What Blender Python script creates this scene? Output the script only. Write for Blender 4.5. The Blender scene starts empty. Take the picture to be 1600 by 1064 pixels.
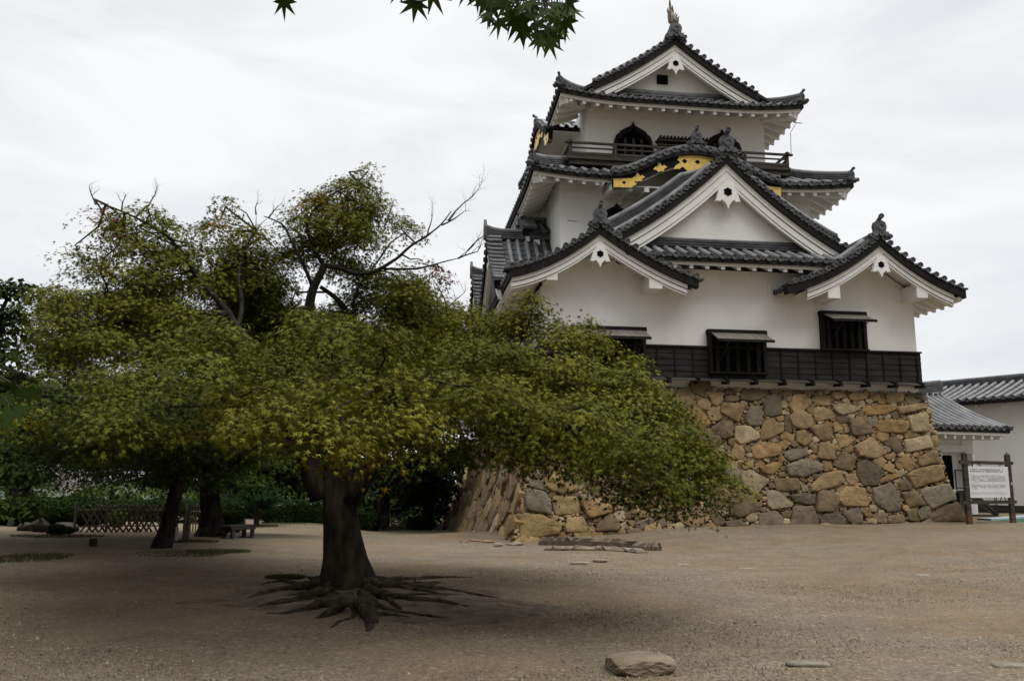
import bpy, math, random
import numpy as np
from math import radians as R, sin, cos, pi
from mathutils import Vector
sc = bpy.context.scene
# ------------------------------------------------------------------ camera, sky, sun, exposure
F, PITCH, ROLL, EYE = 1300.0, 9.5, 0.35, 1.75
cam = bpy.data.objects.new("camera", bpy.data.cameras.new("camera")); sc.collection.objects.link(cam)
cam.data.sensor_fit = 'HORIZONTAL'; cam.data.sensor_width = 36.0; cam.data.lens = 36.0*F/1600
cam.data.clip_start = 0.05; cam.data.clip_end = 5000
_p, _r = R(PITCH), R(ROLL)
fwd = Vector((0, cos(_p), sin(_p))); r0 = Vector((1, 0, 0)); u0 = Vector((0, -sin(_p), cos(_p)))
rgt = r0*cos(_r)+u0*sin(_r); upv = u0*cos(_r)-r0*sin(_r)
from mathutils import Matrix
m3 = Matrix((rgt, upv, -fwd)).transposed(); m4 = m3.to_4x4(); m4.translation = (0, 0, EYE)
cam.matrix_world = m4; sc.camera = cam
sc.render.resolution_x = 1024; sc.render.resolution_y = 680
def at(x, y, Y):
    "point of the place seen at photo pixel x, y at Y metres ahead"
    d = fwd*F+rgt*(x-800)+upv*(532-y)
    return Vector((0, 0, EYE))+d*(Y/d.y)

SUN_EL, SUN_AZ = 58.0, 128.0      # high soft sun behind the overcast
w = bpy.data.worlds.new("World"); sc.world = w; w.use_nodes = True
nt = w.node_tree; N = nt.nodes; L = nt.links; N.clear()
out = N.new('ShaderNodeOutputWorld'); bg = N.new('ShaderNodeBackground'); bg.inputs[1].default_value = 0.1
sky = N.new('ShaderNodeTexSky'); sky.sky_type = 'NISHITA'; sky.sun_disc = False
sky.sun_elevation = R(SUN_EL); sky.sun_rotation = R(SUN_AZ)
tc = N.new('ShaderNodeTexCoord'); sep = N.new('ShaderNodeSeparateXYZ'); L.new(tc.outputs['Generated'], sep.inputs[0])
mp = N.new('ShaderNodeMapping'); mp.inputs['Scale'].default_value = (1.6, 1.6, 5.0); mp.inputs['Rotation'].default_value = (0.25, 0.2, 0.3); L.new(tc.outputs['Generated'], mp.inputs[0])
nz = N.new('ShaderNodeTexNoise'); nz.inputs['Scale'].default_value = 1.7; nz.inputs['Detail'].default_value = 6; nz.inputs['Roughness'].default_value = .55; nz.inputs['Distortion'].default_value = .5
L.new(mp.outputs[0], nz.inputs[0])
cr = N.new('ShaderNodeValToRGB'); cr.color_ramp.elements[0].position = .34; cr.color_ramp.elements[0].color = (7.7, 7.9, 8.15, 1)
cr.color_ramp.elements[1].position = .62; cr.color_ramp.elements[1].color = (9.5, 9.55, 9.6, 1); L.new(nz.outputs[0], cr.inputs[0])
zr = N.new('ShaderNodeMapRange'); zr.interpolation_type = 'SMOOTHSTEP'; zr.inputs[1].default_value = .5; zr.inputs[2].default_value = 1.0; zr.inputs[3].default_value = 1.0; zr.inputs[4].default_value = 2.9
L.new(sep.outputs[2], zr.inputs[0])
vm = N.new('ShaderNodeVectorMath'); vm.operation = 'SCALE'; L.new(cr.outputs[0], vm.inputs[0])
yr = N.new('ShaderNodeMapRange'); yr.interpolation_type = 'SMOOTHSTEP'; yr.inputs[1].default_value = -.35; yr.inputs[2].default_value = .55; yr.inputs[3].default_value = .38; yr.inputs[4].default_value = 1.0; L.new(sep.outputs[1], yr.inputs[0])   # low sky behind the viewer dimmed to deepen the shade under the maple
zl = N.new('ShaderNodeMapRange'); zl.interpolation_type = 'SMOOTHSTEP'; zl.inputs[1].default_value = .35; zl.inputs[2].default_value = .85; L.new(sep.outputs[2], zl.inputs[0])
lm = N.new('ShaderNodeMix'); lm.data_type = 'FLOAT'; L.new(zl.outputs[0], lm.inputs[0]); L.new(yr.outputs[0], lm.inputs[2]); lm.inputs[3].default_value = 1.0
mu = N.new('ShaderNodeMath'); mu.operation = 'MULTIPLY'; L.new(lm.outputs[0], mu.inputs[0]); L.new(zr.outputs[0], mu.inputs[1]); L.new(mu.outputs[0], vm.inputs['Scale'])
mx = N.new('ShaderNodeMix'); mx.data_type = 'RGBA'; mx.inputs[0].default_value = .93
L.new(sky.outputs[0], mx.inputs[6]); L.new(vm.outputs[0], mx.inputs[7]); L.new(mx.outputs[2], bg.inputs[0]); L.new(bg.outputs[0], out.inputs[0])
sl = bpy.data.lights.new("sun", 'SUN'); sl.energy = 1.5; sl.angle = R(40); sl.color = (1, .96, .9)
so = bpy.data.objects.new("sun", sl); sc.collection.objects.link(so)
_az = R(SUN_AZ); sd = Vector((sin(_az)*cos(R(SUN_EL)), cos(_az)*cos(R(SUN_EL)), sin(R(SUN_EL))))
so.rotation_euler = sd.to_track_quat('Z', 'Y').to_euler()
vs = sc.view_settings; sc.display_settings.display_device = 'sRGB'
vs.view_transform = 'Standard'; vs.look = 'None'; vs.exposure = 0.08; vs.gamma = 1; vs.use_curve_mapping = False

# ------------------------------------------------------------------ materials
def mat(name, c1, c2=None, scale=3, rough=.8, bump=0, bscale=None, spec=.3, detail=6, lo=.35, hi=.65, c3=None, metal=0, stretch=None):
    m = bpy.data.materials.new(name); m.use_nodes = True; n = m.node_tree.nodes; l = m.node_tree.links
    b = n['Principled BSDF']; b.inputs['Roughness'].default_value = rough; b.inputs['Specular IOR Level'].default_value = spec; b.inputs['Metallic'].default_value = metal
    t = n.new('ShaderNodeTexCoord'); vec = t.outputs['Object']
    if stretch:
        q = n.new('ShaderNodeMapping'); q.inputs['Scale'].default_value = stretch; l.new(vec, q.inputs[0]); vec = q.outputs[0]
    a = n.new('ShaderNodeTexNoise'); a.inputs['Scale'].default_value = scale; a.inputs['Detail'].default_value = detail; a.inputs['Roughness'].default_value = .6; l.new(vec, a.inputs[0])
    r = n.new('ShaderNodeValToRGB'); e = r.color_ramp.elements; e[0].position = lo; e[0].color = (*c1, 1); e[1].position = hi; e[1].color = (*(c2 or c1), 1)
    if c3: k = e.new(min(.98, hi+.15)); k.color = (*c3, 1)
    l.new(a.outputs[0], r.inputs[0]); l.new(r.outputs[0], b.inputs[0])
    if bump:
        a2 = n.new('ShaderNodeTexNoise'); a2.inputs['Scale'].default_value = bscale or scale*4; a2.inputs['Detail'].default_value = 5; l.new(vec, a2.inputs[0])
        bp = n.new('ShaderNodeBump'); bp.inputs['Strength'].default_value = 1; bp.inputs['Distance'].default_value = bump; l.new(a2.outputs[0], bp.inputs['Height']); l.new(bp.outputs[0], b.inputs['Normal'])
    return m
def attr_mat(name, rough=.8, spec=.2, trans=0, mott=.25, mscale=6, bump=0, bscale=20):
    m = bpy.data.materials.new(name); m.use_nodes = True; n = m.node_tree.nodes; l = m.node_tree.links
    b = n['Principled BSDF']; b.inputs['Roughness'].default_value = rough; b.inputs['Specular IOR Level'].default_value = spec
    a = n.new('ShaderNodeAttribute'); a.attribute_name = 'Col'; col = a.outputs[0]
    t = n.new('ShaderNodeTexCoord')
    if mott:
        z = n.new('ShaderNodeTexNoise'); z.inputs['Scale'].default_value = mscale; z.inputs['Detail'].default_value = 7; z.inputs['Roughness'].default_value = .65; l.new(t.outputs['Object'], z.inputs[0])
        g = n.new('ShaderNodeMapRange'); g.inputs[1].default_value = .3; g.inputs[2].default_value = .7; g.inputs[3].default_value = 1-mott; g.inputs[4].default_value = 1+mott; l.new(z.outputs[0], g.inputs[0])
        s = n.new('ShaderNodeVectorMath'); s.operation = 'SCALE'; l.new(col, s.inputs[0]); l.new(g.outputs[0], s.inputs['Scale']); col = s.outputs[0]
    l.new(col, b.inputs[0])
    if bump:
        z2 = n.new('ShaderNodeTexNoise'); z2.inputs['Scale'].default_value = bscale; z2.inputs['Detail'].default_value = 8; z2.inputs['Roughness'].default_value = .65; l.new(t.outputs['Object'], z2.inputs[0])
        bp = n.new('ShaderNodeBump'); bp.inputs['Strength'].default_value = 1; bp.inputs['Distance'].default_value = bump; l.new(z2.outputs[0], bp.inputs['Height']); l.new(bp.outputs[0], b.inputs['Normal'])
    if trans:
        tr = n.new('ShaderNodeBsdfTranslucent'); ms = n.new('ShaderNodeMixShader'); ms.inputs[0].default_value = trans
        l.new(col, tr.inputs[0]); o = n['Material Output']; l.new(b.outputs[0], ms.inputs[1]); l.new(tr.outputs[0], ms.inputs[2]); l.new(ms.outputs[0], o.inputs[0])
    return m
def plaster(name, c, dirt):
    "lime plaster: faint blotches and long rain streaks that run down the face"
    m = mat(name, [x*.95 for x in c], c, 1.1, .85, .004, 25, lo=.3, hi=.6)
    n = m.node_tree.nodes; l = m.node_tree.links; b = n['Principled BSDF']; src = b.inputs[0].links[0].from_socket
    t = n.new('ShaderNodeTexCoord'); q = n.new('ShaderNodeMapping'); q.inputs['Scale'].default_value = (1.0, 1.0, .4); l.new(t.outputs['Object'], q.inputs[0])
    z = n.new('ShaderNodeTexNoise'); z.inputs['Scale'].default_value = .8; z.inputs['Detail'].default_value = 5; l.new(q.outputs[0], z.inputs[0])
    g = n.new('ShaderNodeMapRange'); g.inputs[1].default_value = .5; g.inputs[2].default_value = .85; g.inputs[3].default_value = 0; g.inputs[4].default_value = .4; l.new(z.outputs[0], g.inputs[0])
    x = n.new('ShaderNodeMix'); x.data_type = 'RGBA'; l.new(g.outputs[0], x.inputs[0]); l.new(src, x.inputs[6]); x.inputs[7].default_value = (*dirt, 1); l.new(x.outputs[2], b.inputs[0])
    return m
MT = {}
MT['white'] = plaster('white_plaster', (.85, .835, .80), (.62, .58, .51))
MT['trim'] = mat('white_trim', (.76, .745, .70), (.83, .815, .78), 2, .8)
MT['pan'] = mat('roof_pan_tile', (.03, .031, .033), (.07, .071, .074), 2.2, .6, .006, 30, c3=(.12, .12, .118))
MT['tube'] = mat('roof_cover_tile', (.105, .107, .112), (.25, .25, .252), 1.7, .55, .005, 25, lo=.3, hi=.7)
MT['cap'] = mat('roof_end_tile', (.06, .06, .064), (.135, .135, .14), 2.5, .6, .004, 30)
MT['ridge'] = mat('roof_ridge_tile', (.055, .056, .06), (.13, .13, .135), 2.5, .6, .006, 20)
MT['black'] = mat('black_wood', (.008, .0075, .007), (.02, .018, .016), 4, .75, .003, 20, spec=.12, stretch=(1, 1, .4))
MT['board'] = mat('charred_board', (.012, .0115, .011), (.034, .030, .026), 2.5, .7, .006, 18, spec=.15, stretch=(.35, .35, 3))
MT['wood'] = mat('weathered_dark_wood', (.03, .026, .022), (.075, .065, .055), 3, .8, .004, 20, spec=.15, stretch=(.4, .4, 3))
MT['greywood'] = mat('grey_weathered_board', (.10, .092, .08), (.21, .19, .165), 3, .85, .006, 14, stretch=(6, .6, .6))
MT['void'] = mat('dark_interior', (.006, .006, .006), None, 3, .95, spec=0)
MT['gold'] = mat('gilt_metal', (.70, .46, .10), (.85, .60, .17), 6, .38, .004, 30, metal=.35, spec=.5)
MT['oldgold'] = mat('worn_gilt_metal', (.035, .03, .026), (.17, .125, .08), 5, .45, .008, 30, metal=.4)
MT['stone'] = attr_mat('wall_stone', .9, .2, 0, .42, 2.6, .06, 5)
MT['rubble'] = mat('rubble_core', (.035, .03, .024), (.13, .105, .075), 9, .95, .05, 12)
MT['bark'] = mat('maple_bark', (.012, .010, .0078), (.048, .041, .031), 8, .95, .05, 9, spec=.08, stretch=(1, 1, .3), c3=(.07, .064, .05))
MT['root'] = mat('root_bark', (.018, .0145, .0105), (.07, .057, .042), 7, .95, .03, 14, spec=.05)
MT['leaf'] = attr_mat('leaf', .7, .1, .14, 0)
MT['darkleaf'] = attr_mat('background_leaf', .8, .05, .12, 0)
MT['twig'] = mat('twig', (.06, .05, .042), (.12, .10, .085), 10, .9)
MT['rock'] = attr_mat('loose_rock', .9, .2, 0, .35, 4, .03, 8)
MT['bamboo'] = mat('old_bamboo', (.07, .055, .038), (.17, .135, .095), 5, .7, stretch=(1, 1, 3))
MT['steel'] = mat('dark_steel', (.02, .02, .021), (.035, .034, .034), 8, .5)
MT['grey_steel'] = mat('galvanised_steel', (.26, .27, .28), (.34, .35, .36), 6, .5)
MT['paper'] = mat('notice_face', (.60, .61, .62), (.66, .67, .68), 3, .5)
MT['ink'] = mat('notice_ink', (.10, .10, .105), (.2, .2, .2), 40, .8)
MT['rust'] = mat('rusty_post_shoe', (.07, .035, .02), (.14, .07, .04), 8, .9)
MT['blue'] = mat('pale_blue_edge', (.28, .35, .37), (.36, .43, .45), 3, .6)
MT['green'] = mat('green_mat', (.02, .085, .05), (.03, .12, .07), 12, .9)
MT['grass'] = attr_mat('grass', .8, .1, .2, 0)
MT['soil'] = mat('root_soil', (.06, .046, .031), (.15, .115, .075), 4, .95, .03, 25)
MT['far'] = mat('far_land', (.035, .045, .03), (.07, .08, .055), .05, .95)
MT['concrete'] = mat('pale_concrete', (.33, .32, .30), (.45, .44, .42), 4, .9, .004)
MT['pink'] = mat('far_wall', (.34, .29, .28), (.42, .36, .34), .2, .9)
MT['farglass'] = mat('far_window', (.14, .15, .17), (.2, .21, .23), .3, .4)

# ------------------------------------------------------------------ mesh helpers
class B:
    "collects vertices and faces; build() links them as one mesh"
    def __init__(s): s.v = []; s.f = []; s.m = []; s.c = []; s.cur = 0; s.col = None; s.sm = []; s.smooth = False
    def add(s, vs, fs):
        b = len(s.v); s.v.extend([tuple(p) for p in vs])
        for f in fs: s.f.append([b+i for i in f]); s.m.append(s.cur); s.sm.append(s.smooth)
        if s.col is not None: s.c.extend([s.col]*len(vs))
    def box(s, a, b):
        (x0, y0, z0), (x1, y1, z1) = a, b
        s.add([(x0,y0,z0),(x1,y0,z0),(x1,y1,z0),(x0,y1,z0),(x0,y0,z1),(x1,y0,z1),(x1,y1,z1),(x0,y1,z1)],
              [(0,3,2,1),(4,5,6,7),(0,1,5,4),(1,2,6,5),(2,3,7,6),(3,0,4,7)])
    def beam(s, p, q, wd, ht, up=(0, 0, 1), caps=True):
        p, q = Vector(p), Vector(q); d = (q-p).normalized(); u = Vector(up); x = d.cross(u)
        if x.length < 1e-4: x = Vector((1, 0, 0))
        x.normalize(); u = x.cross(d); x *= wd/2; u *= ht/2
        s.add([p-x-u, p+x-u, p+x+u, p-x+u, q-x-u, q+x-u, q+x+u, q-x+u], [(0,1,2,3),(7,6,5,4),(0,4,5,1),(1,5,6,2),(2,6,7,3),(3,7,4,0)])
    def tube(s, pts, rad, n=6, cap=True, jit=0, rng=random):
        pts = [Vector(p) for p in pts]; k = len(pts)
        if not hasattr(rad, '__len__'): rad = [rad]*k
        vs = []; ref = None
        for i, p in enumerate(pts):
            d = (pts[min(i+1, k-1)]-pts[max(i-1, 0)]).normalized()
            if ref is None: ref = Vector((1, 0, 0)) if abs(d.x) < .8 else Vector((0, 1, 0))
            x = (ref-d*ref.dot(d)).normalized(); y = d.cross(x); ref = x
            for j in range(n):
                a = 2*pi*j/n; r_ = rad[i]*(1+(rng.uniform(-jit, jit) if jit else 0)); vs.append(p+(x*cos(a)+y*sin(a))*r_)
        fs = [(i*n+j, i*n+(j+1)%n, (i+1)*n+(j+1)%n, (i+1)*n+j) for i in range(k-1) for j in range(n)]
        if cap: fs += [tuple(range(n-1, -1, -1)), tuple((k-1)*n+j for j in range(n))]
        s.add(vs, fs)
    def prism(s, poly, map0, map1):
        "polygon [(a,b)] placed by two maps, front and back, closed with sides"
        n = len(poly); vs = [map0(*p) for p in poly]+[map1(*p) for p in poly]
        s.add(vs, [tuple(range(n)), tuple(range(2*n-1, n-1, -1))]+[(i, i+n, (i+1)%n+n, (i+1)%n) for i in range(n)])
    def grid(s, rows):
        n = len(rows[0]); vs = [p for r in rows for p in r]
        s.add(vs, [(i*n+j, i*n+j+1, (i+1)*n+j+1, (i+1)*n+j) for i in range(len(rows)-1) for j in range(n-1)])
    def build(s, name, mats, parent=None, off=(0, 0, 0)):
        me = bpy.data.meshes.new(name); v = [(x-off[0], y-off[1], z-off[2]) for x, y, z in s.v]
        me.from_pydata(v, [], s.f)
        for m in (mats if isinstance(mats, (list, tuple)) else [mats]): me.materials.append(MT[m])
        me.polygons.foreach_set('material_index', s.m); me.polygons.foreach_set('use_smooth', s.sm)
        if s.c:
            a = me.color_attributes.new('Col', 'FLOAT_COLOR', 'POINT'); a.data.foreach_set('color', np.array([(*c, 1) for c in s.c], np.float32).ravel())
        me.update(); o = bpy.data.objects.new(name, me); sc.collection.objects.link(o)
        if parent: o.parent = parent
        return o
def tag(o, label, cat, group=None):
    o['label'] = label; o['category'] = cat
    if group: o['group'] = group
    return o
def thing(name, label, cat, loc, rz=0, group=None):
    o = bpy.data.objects.new(name, None); sc.collection.objects.link(o); o.location = loc; o.rotation_euler = (0, 0, rz); o.empty_display_size = .3
    return tag(o, label, cat, group)
def np_mesh(name, verts, nper, cols, matname, parent=None, off=None):
    "many n-gons of nper corners each, one colour per n-gon"
    n = len(verts)//nper; me = bpy.data.meshes.new(name); vv = np.asarray(verts, np.float32)
    if off is not None: vv = vv-np.array(off, np.float32)
    me.vertices.add(n*nper); me.vertices.foreach_set('co', vv.ravel()); me.loops.add(n*nper); me.loops.foreach_set('vertex_index', np.arange(n*nper, dtype=np.int32))
    me.polygons.add(n); me.polygons.foreach_set('loop_start', np.arange(n, dtype=np.int32)*nper)
    a = me.color_attributes.new('Col', 'FLOAT_COLOR', 'POINT'); c = np.repeat(np.c_[cols, np.ones(n)], nper, 0).astype(np.float32); a.data.foreach_set('color', c.ravel())
    me.materials.append(MT[matname]); me.update(calc_edges=True)
    o = bpy.data.objects.new(name, me); sc.collection.objects.link(o)
    if parent: o.parent = parent
    return o

# ------------------------------------------------------------------ ground
GC = np.array([(0,4,0),(0,7,0),(8,8,.06),(-6,8,0),(12,14,.12),(20,14,.15),(-3,13,-.05),(3,20,-.12),(-8,20,-.1),(14,24,.25),(1.5,27.5,-.33),(-.2,29.5,-.39),(3,30.0,-.08),(6.6,30.4,.14),(10,31,.2),(17,31.7,.3),(22,36,.4),(30,30,.5),
   (-12,27,-.12),(-20,28,-.05),(-4,40,-.85),(-4,48,-1.2),(-7,43,-.8),(-10,40,-.3),(-20,42,-.2),(-30,40,-.1),(10,55,-.5),(30,60,0),(-20,70,-5),(-60,60,-4),(60,60,-2),(0,120,-15),(-100,120,-15),(100,120,-15),(0,400,-18),(-40,10,0),(40,8,.2)])
def ground_z(x, y):
    x = np.asarray(x, float); y = np.asarray(y, float)
    d = (x[..., None]-GC[:, 0])**2+(y[..., None]-GC[:, 1])**2
    wgt = 1/(d+2.0)**1.6
    return (wgt*GC[:, 2]).sum(-1)/wgt.sum(-1)
def gz(x, y): return float(ground_z(x, y))
def gpix(x, y):
    "where the ground is seen at photo pixel x, y"
    Y = 20.
    for _ in range(60):
        p = at(x, y, Y); g = gz(p.x, p.y); d = EYE-p.z
        Y = .5*Y+.5*min(90, Y*(EYE-g)/max(d, .02))
    p = at(x, y, Y); return Vector((p.x, p.y, gz(p.x, p.y)))
def make_ground():
    xs = np.concatenate([np.linspace(-1500, -60, 14), np.linspace(-50, 50, 201), np.linspace(60, 1500, 14)])
    ys = np.concatenate([np.linspace(-1500, -30, 10), np.linspace(-20, 70, 226), np.linspace(80, 1500, 14)])
    X, Y = np.meshgrid(xs, ys); Z = ground_z(X, Y)
    rg = np.random.default_rng(3)
    k = np.zeros_like(Z)
    for i in range(40):
        f = rg.uniform(.3, 2.2); a = rg.uniform(0, 2*pi); k += np.sin(f*(X*cos(a)+Y*sin(a))+rg.uniform(0, 6))*.0035/f**.5
    Z = Z+k
    n = len(xs); idx = np.arange(len(xs)*len(ys)).reshape(len(ys), n)
    q = np.stack([idx[:-1, :-1], idx[:-1, 1:], idx[1:, 1:], idx[1:, :-1]], -1).reshape(-1, 4)
    me = bpy.data.meshes.new('ground'); me.from_pydata(np.stack([X, Y, Z], -1).reshape(-1, 3).tolist(), [], q.tolist())
    me.polygons.foreach_set('use_smooth', [True]*len(me.polygons)); me.materials.append(gravel_mat()); me.materials.append(MT['far']); me.polygons.foreach_set('material_index', [int(f.center.y > 58 or abs(f.center.x) > 55) for f in me.polygons]); me.update()
    o = bpy.data.objects.new('ground', me); sc.collection.objects.link(o); o['kind'] = 'structure'
def gravel_mat():
    m = bpy.data.materials.new('gravel'); m.use_nodes = True; n = m.node_tree.nodes; l = m.node_tree.links; b = n['Principled BSDF']; b.inputs['Roughness'].default_value = .95; b.inputs['Specular IOR Level'].default_value = .15
    t = n.new('ShaderNodeTexCoord'); P = t.outputs['Object']
    def noise(s, d=5, r=.6):
        z = n.new('ShaderNodeTexNoise'); z.inputs['Scale'].default_value = s; z.inputs['Detail'].default_value = d; z.inputs['Roughness'].default_value = r; l.new(P, z.inputs[0]); return z.outputs[0]
    def ramp(i, *st):
        r = n.new('ShaderNodeValToRGB'); e = r.color_ramp.elements
        e[0].position, e[0].color = st[0][0], (*st[0][1], 1); e[1].position, e[1].color = st[-1][0], (*st[-1][1], 1)
        for p, c in st[1:-1]: k = e.new(p); k.color = (*c, 1)
        l.new(i, r.inputs[0]); return r.outputs[0]
    def mix(f, a, c, mode='MIX'):
        x = n.new('ShaderNodeMix'); x.data_type = 'RGBA'; x.blend_type = mode
        if isinstance(f, float): x.inputs[0].default_value = f
        else: l.new(f, x.inputs[0])
        for s, v in ((6, a), (7, c)):
            if isinstance(v, tuple): x.inputs[s].default_value = (*v, 1)
            else: l.new(v, x.inputs[s])
        return x.outputs[2]
    v = n.new('ShaderNodeTexVoronoi'); v.inputs['Scale'].default_value = 26; l.new(P, v.inputs[0])
    sp = n.new('ShaderNodeSeparateColor'); l.new(v.outputs['Color'], sp.inputs[0])
    peb = ramp(sp.outputs[0], (.0, (0.084, 0.067, 0.046)), (.3, (0.138, 0.108, 0.074)), (.6, (0.198, 0.156, 0.105)), (.85, (0.223, 0.188, 0.149)), (1., (0.355, 0.301, 0.227)))
    v2 = n.new('ShaderNodeTexVoronoi'); v2.inputs['Scale'].default_value = 75; l.new(P, v2.inputs[0])
    sp2 = n.new('ShaderNodeSeparateColor'); l.new(v2.outputs['Color'], sp2.inputs[0])
    fine = ramp(sp2.outputs[1], (.0, (0.084, 0.067, 0.046)), (.5, (0.169, 0.131, 0.090)), (1., (0.296, 0.250, 0.183)))
    base = mix(.55, peb, fine)
    soil = ramp(noise(.22, 4), (.42, (0, 0, 0)), (.62, (.75, .75, .75)))
    base = mix(soil, base, (0.163, 0.118, 0.069))
    grey = ramp(noise(.33, 5), (.5, (0, 0, 0)), (.7, (.6, .6, .6)))
    base = mix(grey, base, (0.153, 0.134, 0.106))
    big = ramp(noise(1.1, 6, .7), (.3, (.78, .77, .76)), (.7, (1.16, 1.14, 1.1)))
    base = mix(1.0, base, big, 'MULTIPLY')
    v3 = n.new('ShaderNodeTexVoronoi'); v3.inputs['Scale'].default_value = 9; l.new(P, v3.inputs[0]); s3 = n.new('ShaderNodeSeparateColor'); l.new(v3.outputs['Color'], s3.inputs[0])
    inn = ramp(v3.outputs['Distance'], (.16, (1, 1, 1)), (.34, (0, 0, 0))); dk = ramp(s3.outputs[0], (.66, (0, 0, 0)), (.70, (.6, .6, .6))); lt = ramp(s3.outputs[1], (.72, (0, 0, 0)), (.76, (.55, .55, .55)))
    base = mix(mix(1.0, inn, dk, 'MULTIPLY'), base, (.075, .06, .042)); base = mix(mix(1.0, inn, lt, 'MULTIPLY'), base, (.33, .29, .22))
    l.new(base, b.inputs[0])
    bp = n.new('ShaderNodeBump'); bp.inputs['Distance'].default_value = .012; l.new(v.outputs['Distance'], bp.inputs['Height'])
    bp2 = n.new('ShaderNodeBump'); bp2.inputs['Distance'].default_value = .03; l.new(noise(9, 6, .7), bp2.inputs['Height']); l.new(bp.outputs[0], bp2.inputs['Normal']); l.new(bp2.outputs[0], b.inputs['Normal'])
    return m
make_ground()

# ------------------------------------------------------------------ the keep: its own frame (u right along the gable front, v into the building, w height)
TH = R(7.5); KO = at(1436, 597, 32.6)
E1 = Vector((cos(TH), sin(TH), 0)); E2 = Vector((-sin(TH), cos(TH), 0))
def kw(u, v, w): q = Vector((KO.x, KO.y, 0))+E1*u+E2*v; return Vector((q.x, q.y, w))
KC = (-7.55, 8.0, 5.27)
keep = thing('castle_keep', 'white plastered castle keep with three tiers of grey tiled roofs on the stone wall', 'castle', kw(*KC), TH)
def kb(b, name, mats, parent=None): return b.build(name, mats, parent or keep, KC if (parent is None or parent is keep) else (0, 0, 0))
def kpart(b, name, mats): return b.build(name, mats, keep, KC)
def ksplit(b, name, mats, part):
    "every loose piece of b becomes a part of its own"
    par = list(range(len(b.v)))
    def fd(i):
        while par[i] != i: par[i] = par[par[i]]; i = par[i]
        return i
    for f in b.f:
        r = fd(f[0])
        for i in f[1:]: par[fd(i)] = r
    groups = {}
    for k, f in enumerate(b.f): groups.setdefault(fd(f[0]), []).append(k)
    for ks in groups.values():
        ix = sorted({i for k in ks for i in b.f[k]}); mp_ = {i: j for j, i in enumerate(ix)}; q = B(); q.v = [b.v[i] for i in ix]; q.f = [[mp_[i] for i in b.f[k]] for k in ks]; q.m = [b.m[k] for k in ks]; q.sm = [b.sm[k] for k in ks]
        ksub(q, name, mats, part)
def ksub(b, name, mats, part): return b.build(name, mats, part, KC)   # parts sit at the keep's origin, so sub-parts share its offset

def slope(b, mapf, x0, x1, sp, rmax, prof, lift=lambda x, r: 0, rad=.09, course=.3, first=True, last=True):
    n = max(1, round((x1-x0)/sp)); sp = (x1-x0)/n; P = lambda x, r, dw: (*mapf(x, r), prof(r)+lift(x, r)+dw)
    b.cur = 0; b.smooth = False
    for i in range(n):
        xs = (x0+i*sp, x0+(i+.5)*sp, x0+(i+1)*sp); rm = [max(0, rmax(x)) for x in xs]; K = math.ceil(max(rm)/course)
        for k in range(K):
            lo = [min(k*course, q) for q in rm]; hi = [min((k+1)*course, q) for q in rm]; dd = (0, -.05, 0)
            if all(h-l < 1e-4 for l, h in zip(lo, hi)): continue
            a = [P(x, l, .04+d) for x, l, d in zip(xs, lo, dd)]; c = [P(x, h, d-.005) for x, h, d in zip(xs, hi, dd)]; e = [P(x, l, d-.03) for x, l, d in zip(xs, lo, dd)]
            b.add(a+c+e, [(0,1,4,3),(1,2,5,4),(6,7,1,0),(7,8,2,1)])
    for i in range(n+1):
        if (i == 0 and not first) or (i == n and not last): continue
        x = x0+i*sp; rm = rmax(x)
        if rm < .12: continue
        m = max(2, math.ceil(rm/.32)); A = [pi*j/5 for j in range(6)]; rows = []
        x_ = Vector((*mapf(x+.01, 0), 0))-Vector((*mapf(x-.01, 0), 0)); x_.normalize()
        b.cur = 1; b.smooth = False
        for k in range(m+1):
            r = rm*k/m; c = Vector(P(x, r-.04*(k == 0), .02))
            rk = rad*(1.06 if k % 2 == 0 else 1.0)
            rows.append([c+x_*(rk*cos(a))+Vector((0, 0, rk*1.05*sin(a))) for a in A])
        b.smooth = True; b.grid(rows); b.smooth = False
        d_ = Vector((*mapf(x, .5), 0))-Vector((*mapf(x, 0), 0)); d_.normalize()
        endcap(b, Vector(P(x, -.05, .025)), x_, d_, rad*1.2)
def endcap(b, c, x_, d_, r):
    b.cur = 2; Z = Vector((0, 0, 1)); k = 10; A = [2*pi*j/k for j in range(k)]
    ring = lambda q, s: [c+d_*s+x_*(q*cos(a))+Z*(q*sin(a)) for a in A]
    v = ring(r, .09)+ring(r, 0)+ring(r*.72, 0)+ring(r*.66, .03)
    b.add(v, [(o*k+j, o*k+(j+1) % k, (o+1)*k+(j+1) % k, (o+1)*k+j) for o in range(3) for j in range(k)]+[tuple(3*k+j for j in range(k))])
def section(b, pts2, along, P):
    "a closed section of (r, dw) corners swept through the stations along"
    n = len(pts2); vs = [P(t, r, dw) for t in along for r, dw in pts2]; k = len(along)
    b.add(vs, [(i*n+j, i*n+(j+1) % n, (i+1)*n+(j+1) % n, (i+1)*n+j) for i in range(k-1) for j in range(n)]+[tuple(range(n)), tuple((k-1)*n+j for j in reversed(range(n)))])
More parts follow.
